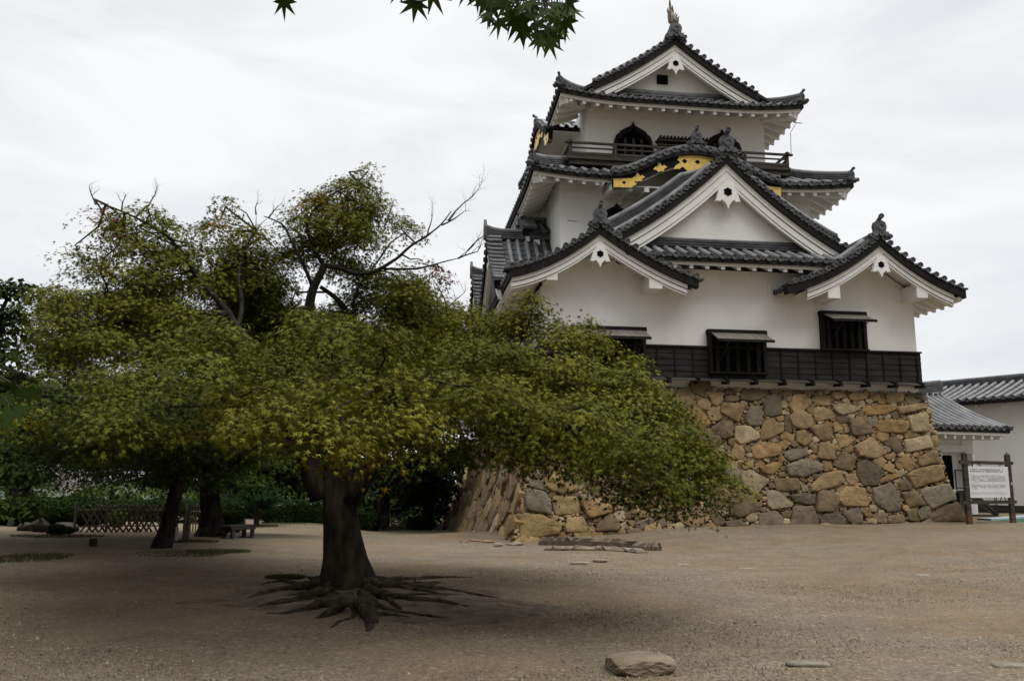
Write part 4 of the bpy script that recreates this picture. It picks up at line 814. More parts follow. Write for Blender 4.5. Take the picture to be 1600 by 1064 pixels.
# wooden stairs with steel handrails up to the annex door
SB = gpix(1558, 806); ST = afr(3.0, 1.0, 1.5); dS = Vector((SB.x-ST.x, SB.y-ST.y, 0)); lS = dS.length; dS.normalize(); xS = Vector((-dS.y, dS.x, 0))
if xS.x < 0: xS = -xS
stz = gz(SB.x, SB.y); so2 = (SB.x, SB.y, stz)
stairs = thing('wooden_stairs', 'short dark wooden stairs with thin steel handrails below the annex door', 'stairs', so2)
n = 6; zt = 1.42; hw = .62
for i in range(n):
    t = (i+.4)/n; c = SB-dS*(lS*.72)*t; z = stz+(zt-stz)*(i+1)/n-.02; q = B(); q.beam(Vector((c.x, c.y, z))-xS*hw, Vector((c.x, c.y, z))+xS*hw, .30, .06); q.build('tread', 'wood', stairs, so2)
for sg in (-1, 1):
    q = B(); q.beam(Vector((SB.x, SB.y, stz+.08))+xS*sg*(hw+.04), Vector((SB.x, SB.y, zt-.05))-dS*lS*.72+xS*sg*(hw+.04), .06, .26); q.build('stringer', 'wood', stairs, so2)
q = B(); c0 = SB-dS*lS*.72; c1 = ST+dS*.1
q.add([pt3(Vector((c.x, c.y, z))+xS*s*.72) for z in (zt-.1, zt) for c, s in ((c0, -1), (c0, 1), (c1, 1), (c1, -1))], [(0,3,2,1),(4,5,6,7),(0,1,5,4),(1,2,6,5),(2,3,7,6),(3,0,4,7)]); q.build('landing', 'wood', stairs, so2)
for sg in (-1, 1):
    for c in (c0, c1): q = B(); q.beam(Vector((c.x, c.y, gz(c.x, c.y)-.1))+xS*sg*.62, Vector((c.x, c.y, zt-.1))+xS*sg*.62, .12, .12, (0, 1, 0)); q.build('landing_post', 'black', stairs, so2)
for sg in (-1, 1):
    q = B(); P0_ = Vector((SB.x, SB.y, stz))+xS*sg*.7; P1 = Vector((c0.x, c0.y, zt))+xS*sg*.7; P2 = Vector((c1.x, c1.y, zt))+xS*sg*.7; Z = Vector((0,0,1))
    for h in (.85, .1): q.tube([P0_+Z*h, P1+Z*h], .022, 6); q.tube([P1+Z*h, P2+Z*h], .022, 6)
    for p in (P0_, P0_.lerp(P1, .5), P1, P2): q.tube([p, p+Z*.87], .022, 6)
    q.build('handrail', 'steel', stairs, so2)

# notice board
NL = gpix(1515, 819); NR = gpix(1583, 817); sz = 32.0/1300*0+NL.y/1300
nb = thing('notice_board', 'white notice panel with lines of dark text in a dark timber post frame', 'sign', (NL+NR)/2); no = tuple((NL+NR)/2)
dN = (NR-NL); dN.z = 0; lN = dN.length; dN.normalize(); oN = Vector((dN.y, -dN.x, 0)); g0 = (NL.z+NR.z)/2; HT = 106*NL.y/1300
for p in (NL, NR):
    q = B(); q.beam(Vector((p.x, p.y, g0-.1)), Vector((p.x, p.y, g0+HT)), .15, .15, (0, 1, 0)); c = Vector((p.x, p.y, g0+HT)); r_ = .09
    q.add([pt3(c+Vector((-r_, -r_, 0))), pt3(c+Vector((r_, -r_, 0))), pt3(c+Vector((r_, r_, 0))), pt3(c+Vector((-r_, r_, 0))), pt3(c+Vector((0, 0, .11)))], [(0,1,4),(1,2,4),(2,3,4),(3,0,4),(3,2,1,0)]); po = q.build('post', 'wood', nb, no)
    q = B(); q.beam(Vector((p.x, p.y, g0-.1)), Vector((p.x, p.y, g0+.38)), .158, .158, (0, 1, 0)); q.build('post_shoe', 'rust', po, no)
for zf, ex in ((.885, .26), (.31, .26)):
    q = B(); q.beam(NL-dN*ex+oN*.0+Vector((0,0,g0-NL.z+HT*zf)), NR+dN*ex+Vector((0,0,g0-NR.z+HT*zf)), .09, .12); q.build('rail', 'wood', nb, no)
def nfr(x, z, o): p = NL+dN*x+oN*o; return Vector((p.x, p.y, g0+z))
z0, z1 = HT*.375, HT*.83
q = B(); q.add([pt3(nfr(x, z, o)) for z in (z0, z1) for x, o in ((.09, .05), (lN-.09, .05), (lN-.09, .01), (.09, .01))], [(0,3,2,1),(4,5,6,7),(0,1,5,4),(1,2,6,5),(2,3,7,6),(3,0,4,7)]); pn = q.build('panel', 'paper', nb, no)
q = B(); rg = random.Random(8); H_ = z1-z0
rows = [(.88, .034, .9), (.82, .034, .9)]+[(.70-.035*i, .013, .93) for i in range(1)]+[(.665-.036*i, .015, .93) for i in range(5)]+[(.47, .012, .2)]+[(.40-.042*i, .018, .9) for i in range(3)]+[(.27, .018, .15)]+[(.16, .01, .9), (.12, .01, .9)]
for f, h, wd in rows:
    x = .17
    while x < .17+(lN-.34)*wd:
        w_ = rg.uniform(.02, .10)
        if rg.random() < .86: q.add([pt3(nfr(x, z0+H_*f, .053)), pt3(nfr(x+w_, z0+H_*f, .053)), pt3(nfr(x+w_, z0+H_*f+h, .053)), pt3(nfr(x, z0+H_*f+h, .053))], [(0,1,2,3)])
        x += w_+rg.uniform(.006, .02)
q.build('lettering', 'ink', pn, no)
for x, z, a in ((.35, z1+.06, 1.2), (.7, z1+.07, -.6), (lN-.5, z1+.07, .5), (lN-.4, z0-.07, -1.2), (lN-.65, z0-.05, .9)):
    q = B(); c = nfr(x, z, .06); q.beam(c-dN*.09*cos(a)-Vector((0,0,.09*sin(a))), c+dN*.09*cos(a)+Vector((0,0,.09*sin(a))), .02, .02); q.build('tie', 'black', nb, no)
q = B(); c = nfr(lN+.02, HT*.58, .085); q.beam(c-dN*.04, c+dN*.04, .01, .1); q.build('sticker', 'paper', nb, no)
# green mat with a pale blue edge
ma, mb_ = gpix(1527, 813), gpix(1660, 806); gm = thing('ground_mat', 'green mat with a pale blue edge lying behind the notice board', 'mat', (ma+mb_)/2); go = tuple((ma+mb_)/2)
dm = (mb_-ma); dm.z = 0; dm.normalize(); om = Vector((-dm.y, dm.x, 0))
def strip(k0, k1, zt): 
    q = B(); n = 12; vs = []
    for i in range(n+1):
        p = ma+(mb_-ma)*i/n
        for k in (k0, k1): c = p+om*k; vs += [pt3(Vector((c.x, c.y, gz(c.x, c.y)+zt))), pt3(Vector((c.x, c.y, gz(c.x, c.y)-.02)))]
    q.add(vs, [(i*4, i*4+4, i*4+6, i*4+2) for i in range(n)]+[(i*4, i*4+1, i*4+5, i*4+4) for i in range(n)]+[(i*4+2, i*4+6, i*4+7, i*4+3) for i in range(n)]); return q
strip(-1.5, -.55, .03).build('mat_sheet', 'green', gm, go); strip(-.55, .0, .09).build('mat_edge', 'blue', gm, go)

# ------------------------------------------------------------------ stones lying in the yard
STN = (.22, .18, .135)
def slab_row(name, label, cat, pix, depth, h, seed, col):
    "a kerb-like run of rough stone: top face follows the pixel path given for its upper front edge"
    rg = random.Random(seed); top, bot = [], []; b = B(); b.col = col
    pts = [gpix(*p) for p in pix]; P = []
    for i in range(len(pts)-1):
        k = 11
        for j in range(k): P.append(pts[i].lerp(pts[i+1], j/k))
    P.append(pts[-1]); rows = []
    for i, p in enumerate(P):
        d = (P[min(i+1, len(P)-1)]-P[max(0, i-1)]); d.z = 0; d.normalize(); nn = Vector((-d.y, d.x, 0)); j = lambda s: rg.uniform(-s, s)
        e = 1.0 if 0 < i < len(P)-1 else .6
        rows.append([p+Vector((0, 0, -.1))-nn*.03, p+Vector((0, j(.03), h*.55*e))-nn*(.05+j(.04)), p+Vector((0, 0, h*e+j(.04)))-nn*j(.09), p+nn*(.14+j(.06))+Vector((0, 0, h*e+j(.02))), p+nn*(depth+j(.05))+Vector((0, 0, h*.7*e+j(.02))), p+nn*depth*1.1+Vector((0, 0, -.12))])
    b.grid(rows); n = len(rows[0]); m = len(rows)
    b.add([*rows[0], *rows[-1]], [tuple(range(n)), tuple(range(2*n-1, n-1, -1))])
    o = b.build(name, 'rock'); return tag(o, label, cat)
slab_row('stone_kerb', 'long low broken kerb of grey-brown stone, the upper one by the wall corner', 'kerb stone', [(842, 850), (905, 851), (965, 853), (1003, 861), (1034, 861)], .30, .22, 3, (.15, .115, .085))
slab_row('stone_kerb', 'shorter stone kerb lying in front of the other kerb by the wall corner', 'kerb stone', [(850, 860), (905, 861), (955, 863), (1000, 866)], .30, .13, 4, (.19, .152, .115))
def fl(px, py, w_, d_, h_, seed, lab, col=STN, rz=0, name='flat_stone'):
    c = gpix(px, py); k = c.y/1300; return rock(name, lab, 'stone', c, (w_*k/2, d_, h_), seed, col, None, rz=rz, boxy=.75, sink=.30, n=2)
o = rock('stone_block', 'squared rough stone block lying in the near gravel', 'stone', gpix(1000, 1046), (.29, .22, .085), 21, (.20, .158, .11), rz=R(14), boxy=1.0, sink=.2, n=3)
fl(1262, 1039, 64, .09, .03, 22, 'thin pale flat stone on the near gravel right of the block', (.20, .175, .135), R(-8)); fl(1578, 1043, 52, .1, .035, 23, 'pale flat stone at the lower right edge of the gravel', (.20, .175, .135), R(-10))
fl(1166, 889, 26, .12, .02, 24, 'small whitish stone flush with the gravel in mid yard', (.25, .22, .18)); fl(1067, 882, 18, .10, .02, 25, 'small whitish stone left of the other flush stone', (.25, .22, .18)); fl(1441, 899, 20, .1, .02, 26, 'small pale stone in the gravel on the right side of the yard', (.24, .215, .18))
fl(938, 876, 24, .08, .03, 27, 'small brown stone in front of the kerbs', (.22, .17, .12)); fl(905, 879, 30, .08, .02, 28, 'flat tan stone chip in front of the kerbs', (.30, .24, .17))
for i, (px, py, w_, c) in enumerate(((742, 846, 22, (.20, .13, .075)), (760, 848, 26, (.22, .155, .09)), (805, 851, 30, (.24, .20, .15)), (778, 853, 20, (.22, .18, .13)), (725, 848, 16, (.17, .12, .08)), (740, 833, 12, (.22, .19, .15)), (712, 829, 14, (.22, .19, .16)))):
    c0 = gpix(px, py); rock('loose_stone', 'loose stone fallen at the foot of the wall corner', 'stone', c0, (w_*c0.y/2600, .12, .07), 40+i, c, 'loose stones at the wall corner')
rock('grey_boulder', 'rounded grey boulder at the far foot of the stone wall', 'stone', gpix(684, 829), (.30, .25, .32), 60, (.26, .25, .25))
rock('tree_foot_stone', 'mossy dark stone between the roots of the big maple', 'stone', gpix(525, 952), (.42, .22, .16), 61, (.05, .046, .034))
rock('stump', 'small square wooden stump standing in the bare soil', 'stump', gpix(145, 853), (.09, .09, .12), 62, (.06, .04, .03), boxy=1, sink=.1)

# ------------------------------------------------------------------ trees
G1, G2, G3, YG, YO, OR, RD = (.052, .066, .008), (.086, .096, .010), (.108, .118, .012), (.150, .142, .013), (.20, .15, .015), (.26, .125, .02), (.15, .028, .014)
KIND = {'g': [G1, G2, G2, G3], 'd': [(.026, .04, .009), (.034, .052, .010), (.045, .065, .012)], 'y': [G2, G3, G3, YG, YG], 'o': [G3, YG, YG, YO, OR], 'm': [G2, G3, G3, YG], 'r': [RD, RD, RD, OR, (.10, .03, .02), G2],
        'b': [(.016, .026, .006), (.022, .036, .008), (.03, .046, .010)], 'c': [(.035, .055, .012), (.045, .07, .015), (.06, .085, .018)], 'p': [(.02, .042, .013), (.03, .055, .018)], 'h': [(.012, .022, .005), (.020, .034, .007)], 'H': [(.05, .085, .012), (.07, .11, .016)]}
def star(lobes, notch):
    "palmate leaf outline: stalk corner then lobes and notches, tip along +x"
    pts = [(-.22, 0)]
    for i, (a, l_) in enumerate(lobes):
        pts.append((l_*cos(R(a)), l_*sin(R(a))))
        if i < len(lobes)-1: an = (a+lobes[i+1][0])/2; pts.append((notch*cos(R(an)), notch*sin(R(an))))
    return np.array(pts)
MAPLE = star([(-112, .6), (-52, .92), (0, 1.08), (52, .92), (112, .6)], .22)
MAPLE7 = star([(-140, .42), (-88, .72), (-42, .95), (0, 1.05), (42, .95), (88, .72), (140, .42)], .36)
OVAL = np.array([(-.9, 0), (-.3, -.42), (.35, -.36), (1.1, 0), (.35, .36), (-.3, .42)])
DIAM = np.array([(-.8, 0), (0, -.55), (.9, 0), (0, .55)])
def leaf_polys(pos, tip, nor, size, shape, curl=.12):
    "numpy: one polygon per leaf"
    n = len(pos); nor = nor/np.linalg.norm(nor, axis=1, keepdims=True); tip = tip-nor*(tip*nor).sum(1, keepdims=True); tip /= np.maximum(np.linalg.norm(tip, axis=1, keepdims=True), 1e-6); sd = np.cross(nor, tip)
    a = shape[:, 0][None, :, None]; c = shape[:, 1][None, :, None]; s = size[:, None, None]
    v = pos[:, None, :]+s*(a*tip[:, None, :]+c*sd[:, None, :]-curl*(np.maximum(a, 0)**2+c*c)*nor[:, None, :])
    return v.reshape(-1, 3)
def sprays(pads, rng, per=26, sr=.30, ls=.045, dens=1., shape=MAPLE, droop=.35, up=1., flat=.45, shell=.5):
    "pads: (centre, radii, kind, density). Returns leaf polygons, colours and the spray centres"
    PO, TI, NO, SZ, CO, CE = [], [], [], [], [], []
    for c, r, kind, dn in pads:
        c = np.array(c, float); r = np.array(r, float); pal = np.array(KIND[kind]); k = max(2, int(dens*dn*(r[0]*r[1]+r[0]*r[2]+r[1]*r[2])*1.4/(sr*sr)))
        d = rng.normal(size=(k, 3)); d /= np.linalg.norm(d, axis=1, keepdims=True); d[:, 2] = np.where(d[:, 2] < -.35, -d[:, 2]*.7, d[:, 2])
        rad = rng.uniform(0, 1, k)**shell; ce = c+d*rad[:, None]*r; CE.append(ce)
        sn = np.c_[d[:, 0]*flat, d[:, 1]*flat, np.full(k, up)]+rng.normal(size=(k, 3))*.22; sn /= np.linalg.norm(sn, axis=1, keepdims=True)
        R_ = sr*rng.uniform(.65, 1.25, k); tone = rng.integers(0, len(pal), k); n = rng.integers(int(per*.6), int(per*1.3), k); tot = n.sum(); ix = np.repeat(np.arange(k), n)
        a = rng.uniform(0, 2*np.pi, tot); q = np.sqrt(rng.uniform(.02, 1, tot)); N_ = sn[ix]; ref = np.tile([1., .2, 0], (tot, 1)); X = np.cross(N_, ref); X /= np.linalg.norm(X, axis=1, keepdims=True); Y_ = np.cross(N_, X)
        out = X*np.cos(a)[:, None]+Y_*np.sin(a)[:, None]
        p = ce[ix]+out*(q*R_[ix])[:, None]-np.c_[np.zeros(tot), np.zeros(tot), droop*R_[ix]*q*q]+N_*(rng.normal(size=tot)*.05)[:, None]
        nn = N_+out*(.55*q)[:, None]+rng.normal(size=(tot, 3))*.38; tp = out+np.c_[np.zeros((tot, 2)), -.35*np.ones(tot)]+rng.normal(size=(tot, 3))*.45
        t2 = np.where(rng.uniform(size=tot) < .85, tone[ix], rng.integers(0, len(pal), tot)); co = pal[t2]*rng.uniform(.84, 1.16, tot)[:, None]*rng.uniform(.78, 1.18)
        PO.append(p); NO.append(nn); TI.append(tp); SZ.append(ls*rng.uniform(.7, 1.25, tot)); CO.append(co)
    PO, TI, NO, SZ, CO = map(np.concatenate, (PO, TI, NO, SZ, CO))
    return leaf_polys(PO, TI, NO, SZ, shape), CO, CE
def limb(b, pts, r, rng, n=8, kink=.06, sub=3):
    "tapered crooked limb through the given points"
    P = [Vector(p) for p in pts]; q, rr = [], []
    for i in range(len(P)-1):
        for j in range(sub):
            f = j/sub; p0, p1, p2, p3 = P[max(i-1, 0)], P[i], P[i+1], P[min(i+2, len(P)-1)]
            c = .5*((2*p1)+(-p0+p2)*f+(2*p0-5*p1+4*p2-p3)*f*f+(-p0+3*p1-3*p2+p3)*f**3)
            rad = r[i]+(r[i+1]-r[i])*f; q.append(c+Vector((rng.uniform(-1, 1), rng.uniform(-1, 1), rng.uniform(-1, 1)))*kink*rad*2); rr.append(rad*rng.uniform(.93, 1.08))
    q.append(P[-1]); rr.append(r[-1]); b.smooth = True; b.tube(q, rr, n, True, .07, rng); b.smooth = False
    return q
def twig_to(b, src, dst, r, rng, sag=.1):
    src, dst = Vector(src), Vector(dst); m = src.lerp(dst, .5)+Vector((rng.uniform(-1, 1), rng.uniform(-1, 1), rng.uniform(-.2, 1)))*sag*(dst-src).length
    m2 = src.lerp(dst, .8)+Vector((rng.uniform(-1, 1), rng.uniform(-1, 1), rng.uniform(-.5, 1)))*sag*.6*(dst-src).length
    b.smooth = True; b.tube([src, m, m2, dst], [r, r*.75, r*.5, r*.2], 5, False); b.smooth = False
def connect(b, nodes, CE, rng, r0=.02, every=1, maxd=9):
    "each pad gets a branch from the nearest limb point; a few twigs fan out to its sprays"
    for ce in CE:
        c = Vector(ce.mean(0)); near = min(nodes, key=lambda p: (p-c).length+(.6*(p.z-c.z) if p.z > c.z else 0))
        if (near-c).length > maxd: continue
        twig_to(b, near, c, r0*(1+.5*(near-c).length), rng, .16)
        for p in ce[::max(1, len(ce)//7)][:7]: twig_to(b, c, p, r0*.42, rng, .12)
def bare(b, p, d, ln, r, rng, depth=0):
    "leafless forked twigs"
    p = Vector(p); d = Vector(d).normalized(); pts = [p]; n = 4
    for i in range(n): d = (d+Vector((rng.gauss(0, .16), rng.gauss(0, .16), rng.gauss(0.05, .14)))).normalized(); pts.append(pts[-1]+d*ln/n)
    b.smooth = True; b.tube(pts, [r*(1-.7*i/n) for i in range(n+1)], 5, False); b.smooth = False
    if depth < 3:
        for i in range(1, n+1):
            for _ in range(1 if i < n else 2):
                if rng.random() < .8: e = (d+Vector((rng.gauss(0, .6), rng.gauss(0, .5), rng.gauss(.15, .5)))).normalized(); bare(b, pts[i], e, ln*rng.uniform(.35, .6), r*.5*(1-.12*i), rng, depth+1)

# ---- the big maple in the yard
rng = np.random.default_rng(7); rr = random.Random(7)
MB = gpix(540, 938); MY = MB.y+.35
maple = thing('maple_tree', 'big spreading maple with yellowing green leaves and thick dark trunk in the yard', 'tree', (MB.x, MY, gz(MB.x, MY))); mo = tuple(maple.location)
m_ = lambda x, y, dy=0.: at(x, y, MY+dy)
tb = B()
def trunk_lobes():
    "fluted flaring bole"
    zs = [(968, .85), (948, .64), (928, .48), (903, .375), (870, .315), (835, .28), (800, .25), (765, .245), (735, .22)]; cx = [553, 551, 548, 543, 538, 534, 531, 530, 528]; rows = []; n = 28; ph = [rr.uniform(0, 6.3) for _ in range(6)]
    for (y, r), x in zip(zs, cx):
        c = m_(x, y); t = max(0, (y-800)/160); row = []
        for j in range(n):
            a = 2*pi*j/n; f = 1+.07*sin(3*a+ph[0])+.05*sin(5*a+ph[1]+t)+.035*sin(9*a+ph[2])+t*t*.42*max(0, sin(4*a+ph[3]))**2
            row.append(c+Vector((cos(a)*r*f, sin(a)*r*f, 0)))
        rows.append(row+[row[0]])
    tb.smooth = True; tb.grid(rows); tb.smooth = False
trunk_lobes()
nodes = []
def L_(pts, r, dys=None, n=9, keep=True, kink=.09):
    r = [x*(.66 if x > .15 else .6) for x in r]
    q = limb(tb, [m_(p[0], p[1], p[2] if len(p) > 2 else 0) for p in pts], r, rr, n, kink); 
    if keep: nodes.extend(q[2:])
    return q
L_([(505, 775, -.05), (482, 720, -.1), (450, 660, -.3), (420, 600, -.5), (392, 545, -.5), (368, 512, -.4), (350, 478, -.4), (312, 438, -.5), (285, 395, -.5), (255, 365, -.6), (212, 340, -.7), (165, 320, -.8)], [.27, .24, .20, .17, .15, .12, .085, .065, .05, .04, .03, .015])
L_([(355, 492, -.4), (300, 488, -.7), (240, 500, -.9), (180, 505, -1.1), (110, 520, -1.2)], [.10, .07, .055, .04, .02]); L_([(372, 515, -.4), (378, 470, -.2), (372, 430, 0), (385, 385, .2), (400, 360, .3)], [.08, .06, .045, .03, .015])
L_([(528, 760, 0), (518, 690, .1), (508, 630, .2), (502, 575, .2), (494, 530, .1), (484, 492, .1), (489, 452, .1), (508, 412, .1)], [.26, .22, .19, .16, .145, .12, .115, .10])
L_([(505, 415, .1), (488, 382, .2), (480, 350, .3), (500, 318, .4), (530, 298, .5), (560, 285, .6)], [.06, .05, .04, .033, .025, .012]); L_([(490, 452, .1), (472, 410, -.1), (455, 375, -.2), (440, 350, -.3), (412, 338, -.4)], [.06, .045, .035, .025, .012])
L_([(510, 415, .1), (535, 420, 0), (560, 429, -.1), (590, 422, -.2), (620, 404, -.3), (640, 386, -.3), (668, 368, -.3), (690, 350, -.3), (705, 330, -.3)], [.07, .06, .055, .05, .04, .035, .027, .02, .012]); L_([(600, 420, -.2), (650, 420, -.4), (690, 410, -.5), (715, 404, -.5)], [.035, .028, .018, .01])
L_([(530, 755, .1), (560, 690, .5), (572, 620, .8), (565, 560, .9), (556, 515, .9), (542, 485, .8), (520, 462, .7), (500, 448, .6)], [.22, .18, .15, .13, .11, .09, .07, .05]); L_([(556, 515, .9), (553, 475, 1.0), (560, 450, 1.1), (575, 430, 1.2)], [.06, .05, .035, .02])
L_([(565, 560, .9), (600, 540, 1.2), (650, 520, 1.5), (700, 500, 1.7)], [.09, .06, .04, .02])
L_([(548, 780, -.05), (580, 725, -.15), (605, 670, -.3), (650, 620, -.5), (720, 585, -.7), (800, 560, -.8), (870, 555, -.8), (930, 560, -.7)], [.27, .22, .18, .14, .11, .085, .05, .02]); L_([(650, 620, -.5), (730, 640, -1.6), (820, 655, -2.5), (910, 680, -2.9), (1000, 710, -2.8), (1070, 735, -2.6)], [.12, .095, .075, .055, .035, .015])
L_([(820, 655, -2.5), (890, 620, -2.4), (970, 605, -2.2), (1040, 630, -2.0)], [.06, .045, .03, .012]); L_([(800, 560, -.8), (825, 510, -.7), (832, 475, -.7)], [.04, .03, .012])
L_([(450, 660, -.3), (380, 640, -1.0), (300, 630, -2.2), (220, 625, -2.7), (120, 620, -2.8)], [.12, .09, .065, .045, .02]); L_([(482, 720, -.1), (430, 680, -1.8), (390, 650, -3.2), (350, 635, -4.2)], [.10, .07, .045, .02])
L_([(580, 725, -.15), (600, 690, -1.8), (590, 660, -3.2), (560, 640, -4.0)], [.10, .07, .045, .02]); L_([(508, 630, .2), (500, 600, -1.4), (470, 590, -2.6)], [.08, .05, .02])
L_([(528, 700, .3), (530, 660, 1.8), (520, 620, 3.2), (500, 590, 4.4)], [.14, .1, .07, .03]); L_([(530, 680, .6), (600, 640, 2.2), (690, 600, 3.6), (760, 580, 4.4)], [.12, .08, .06, .03]); L_([(520, 690, .4), (430, 640, 1.8), (340, 590, 3.2), (260, 560, 4.0)], [.12, .08, .06, .03])
tr_o = tb.build('trunk', 'bark', maple, mo)
# foliage pads: photo x, y, half-width, half-height, depth offset, kind, density
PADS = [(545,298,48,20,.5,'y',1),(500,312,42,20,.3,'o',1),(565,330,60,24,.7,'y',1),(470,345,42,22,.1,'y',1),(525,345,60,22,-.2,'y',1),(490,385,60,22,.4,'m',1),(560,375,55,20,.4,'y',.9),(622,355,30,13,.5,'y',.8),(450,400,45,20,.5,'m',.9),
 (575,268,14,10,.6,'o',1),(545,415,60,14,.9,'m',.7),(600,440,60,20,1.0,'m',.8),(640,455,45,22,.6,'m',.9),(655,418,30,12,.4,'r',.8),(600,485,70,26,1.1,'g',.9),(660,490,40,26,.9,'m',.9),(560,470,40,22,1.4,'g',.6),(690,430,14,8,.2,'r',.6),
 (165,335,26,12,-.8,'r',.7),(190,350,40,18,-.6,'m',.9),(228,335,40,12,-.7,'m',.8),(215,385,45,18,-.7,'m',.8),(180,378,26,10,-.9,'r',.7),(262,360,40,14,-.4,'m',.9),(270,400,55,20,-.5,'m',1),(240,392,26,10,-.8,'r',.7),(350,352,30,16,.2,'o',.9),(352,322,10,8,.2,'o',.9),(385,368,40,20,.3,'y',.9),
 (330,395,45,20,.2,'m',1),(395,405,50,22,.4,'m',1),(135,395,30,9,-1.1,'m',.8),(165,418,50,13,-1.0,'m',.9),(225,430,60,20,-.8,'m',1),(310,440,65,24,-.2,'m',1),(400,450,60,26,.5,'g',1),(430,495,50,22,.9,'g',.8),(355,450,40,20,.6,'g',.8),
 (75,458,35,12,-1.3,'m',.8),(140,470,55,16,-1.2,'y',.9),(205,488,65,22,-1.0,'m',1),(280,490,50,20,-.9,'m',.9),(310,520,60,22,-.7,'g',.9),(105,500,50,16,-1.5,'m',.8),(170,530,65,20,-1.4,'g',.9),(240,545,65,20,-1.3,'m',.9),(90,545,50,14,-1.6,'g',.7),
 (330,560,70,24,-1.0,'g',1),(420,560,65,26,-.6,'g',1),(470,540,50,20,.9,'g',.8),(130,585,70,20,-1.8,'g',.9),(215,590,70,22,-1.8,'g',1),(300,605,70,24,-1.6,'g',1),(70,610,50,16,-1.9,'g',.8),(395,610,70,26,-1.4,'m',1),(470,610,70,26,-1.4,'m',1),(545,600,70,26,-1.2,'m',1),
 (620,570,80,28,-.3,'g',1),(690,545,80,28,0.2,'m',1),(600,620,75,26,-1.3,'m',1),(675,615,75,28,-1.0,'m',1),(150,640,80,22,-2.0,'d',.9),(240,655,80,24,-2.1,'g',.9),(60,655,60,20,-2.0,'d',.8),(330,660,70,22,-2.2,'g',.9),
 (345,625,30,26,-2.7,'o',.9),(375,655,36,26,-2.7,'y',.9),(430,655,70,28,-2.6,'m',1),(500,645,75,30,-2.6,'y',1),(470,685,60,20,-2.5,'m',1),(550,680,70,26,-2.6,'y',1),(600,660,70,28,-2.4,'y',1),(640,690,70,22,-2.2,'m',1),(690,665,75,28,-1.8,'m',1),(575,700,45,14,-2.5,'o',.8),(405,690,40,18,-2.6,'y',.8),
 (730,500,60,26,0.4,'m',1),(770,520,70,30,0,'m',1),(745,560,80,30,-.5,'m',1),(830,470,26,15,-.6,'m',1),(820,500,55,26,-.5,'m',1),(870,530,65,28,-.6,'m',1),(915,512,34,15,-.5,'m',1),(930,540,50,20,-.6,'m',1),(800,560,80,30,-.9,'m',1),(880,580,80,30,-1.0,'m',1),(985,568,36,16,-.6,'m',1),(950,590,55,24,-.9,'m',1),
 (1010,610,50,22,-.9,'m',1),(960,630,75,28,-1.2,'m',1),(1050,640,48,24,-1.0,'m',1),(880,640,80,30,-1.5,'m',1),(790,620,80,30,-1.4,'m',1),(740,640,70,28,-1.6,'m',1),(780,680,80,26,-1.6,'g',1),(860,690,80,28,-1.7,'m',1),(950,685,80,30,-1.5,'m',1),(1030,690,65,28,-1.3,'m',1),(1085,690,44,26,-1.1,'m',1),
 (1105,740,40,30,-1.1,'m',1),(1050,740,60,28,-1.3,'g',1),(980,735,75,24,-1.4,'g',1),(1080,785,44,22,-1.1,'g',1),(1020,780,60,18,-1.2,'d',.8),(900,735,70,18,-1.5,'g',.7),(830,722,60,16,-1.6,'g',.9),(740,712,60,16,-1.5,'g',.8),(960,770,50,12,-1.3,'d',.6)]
for i in range(46):   # the far half of the dome, seen through the gaps and shading the yard
    a = rng.uniform(-1, 1); x = 540+a*430; dy = rng.uniform(1.2, 5.0)*(1-.35*a*a); y = 590+90*abs(a)-120*(1-abs(a))*rng.uniform(.2, 1)+rng.uniform(-10, 60)
    PADS.append((x, y, rng.uniform(55, 85), rng.uniform(16, 24), dy, 'g', .75))
PADS += [(1075,715,48,30,-1.5,'m',1),(1112,765,36,34,-1.4,'m',1),(1040,765,55,26,-1.9,'g',1),(1000,700,70,26,-1.2,'m',1),(930,705,70,24,-1.0,'g',1),(850,660,70,26,-.6,'g',1),(1010,650,60,24,-.6,'m',1),(900,600,70,26,0,'g',1),(800,590,70,26,.3,'g',1),(1090,730,44,34,-.6,'g',1)]
for i in range(64):   # upper half of the dome between and behind the limbs
    x, y = rng.uniform(60, 720), rng.uniform(425, 575)
    if y < 395+abs(x-430)*.22 or (470 < x < 585 and 415 < y < 535): continue
    PADS.append((x, y, rng.uniform(45, 65), rng.uniform(17, 24), rng.uniform(.9, 2.9), 'm' if rng.uniform() < .6 else 'g', .8))
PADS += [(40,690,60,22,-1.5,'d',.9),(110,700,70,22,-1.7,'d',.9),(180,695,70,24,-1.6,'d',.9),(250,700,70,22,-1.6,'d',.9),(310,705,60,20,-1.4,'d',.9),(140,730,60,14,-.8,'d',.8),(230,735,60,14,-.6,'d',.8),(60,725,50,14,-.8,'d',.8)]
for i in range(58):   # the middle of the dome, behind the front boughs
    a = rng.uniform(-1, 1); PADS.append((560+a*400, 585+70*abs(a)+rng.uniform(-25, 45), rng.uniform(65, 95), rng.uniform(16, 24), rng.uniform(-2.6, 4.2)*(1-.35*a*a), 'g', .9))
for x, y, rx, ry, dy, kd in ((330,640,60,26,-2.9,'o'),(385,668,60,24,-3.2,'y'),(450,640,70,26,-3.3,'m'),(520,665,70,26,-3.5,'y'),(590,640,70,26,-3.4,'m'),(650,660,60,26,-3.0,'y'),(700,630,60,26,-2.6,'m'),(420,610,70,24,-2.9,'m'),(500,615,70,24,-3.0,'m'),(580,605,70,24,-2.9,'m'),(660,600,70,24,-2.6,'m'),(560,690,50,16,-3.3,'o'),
  (280,625,70,24,-3.2,'g'),(210,640,70,22,-3.0,'g'),(130,650,70,22,-2.8,'d'),(260,660,70,20,-3.4,'d'),(170,610,70,22,-2.6,'g'),(80,625,60,20,-2.4,'d')): PADS.append((x, y, rx, ry, dy, kd, .9))
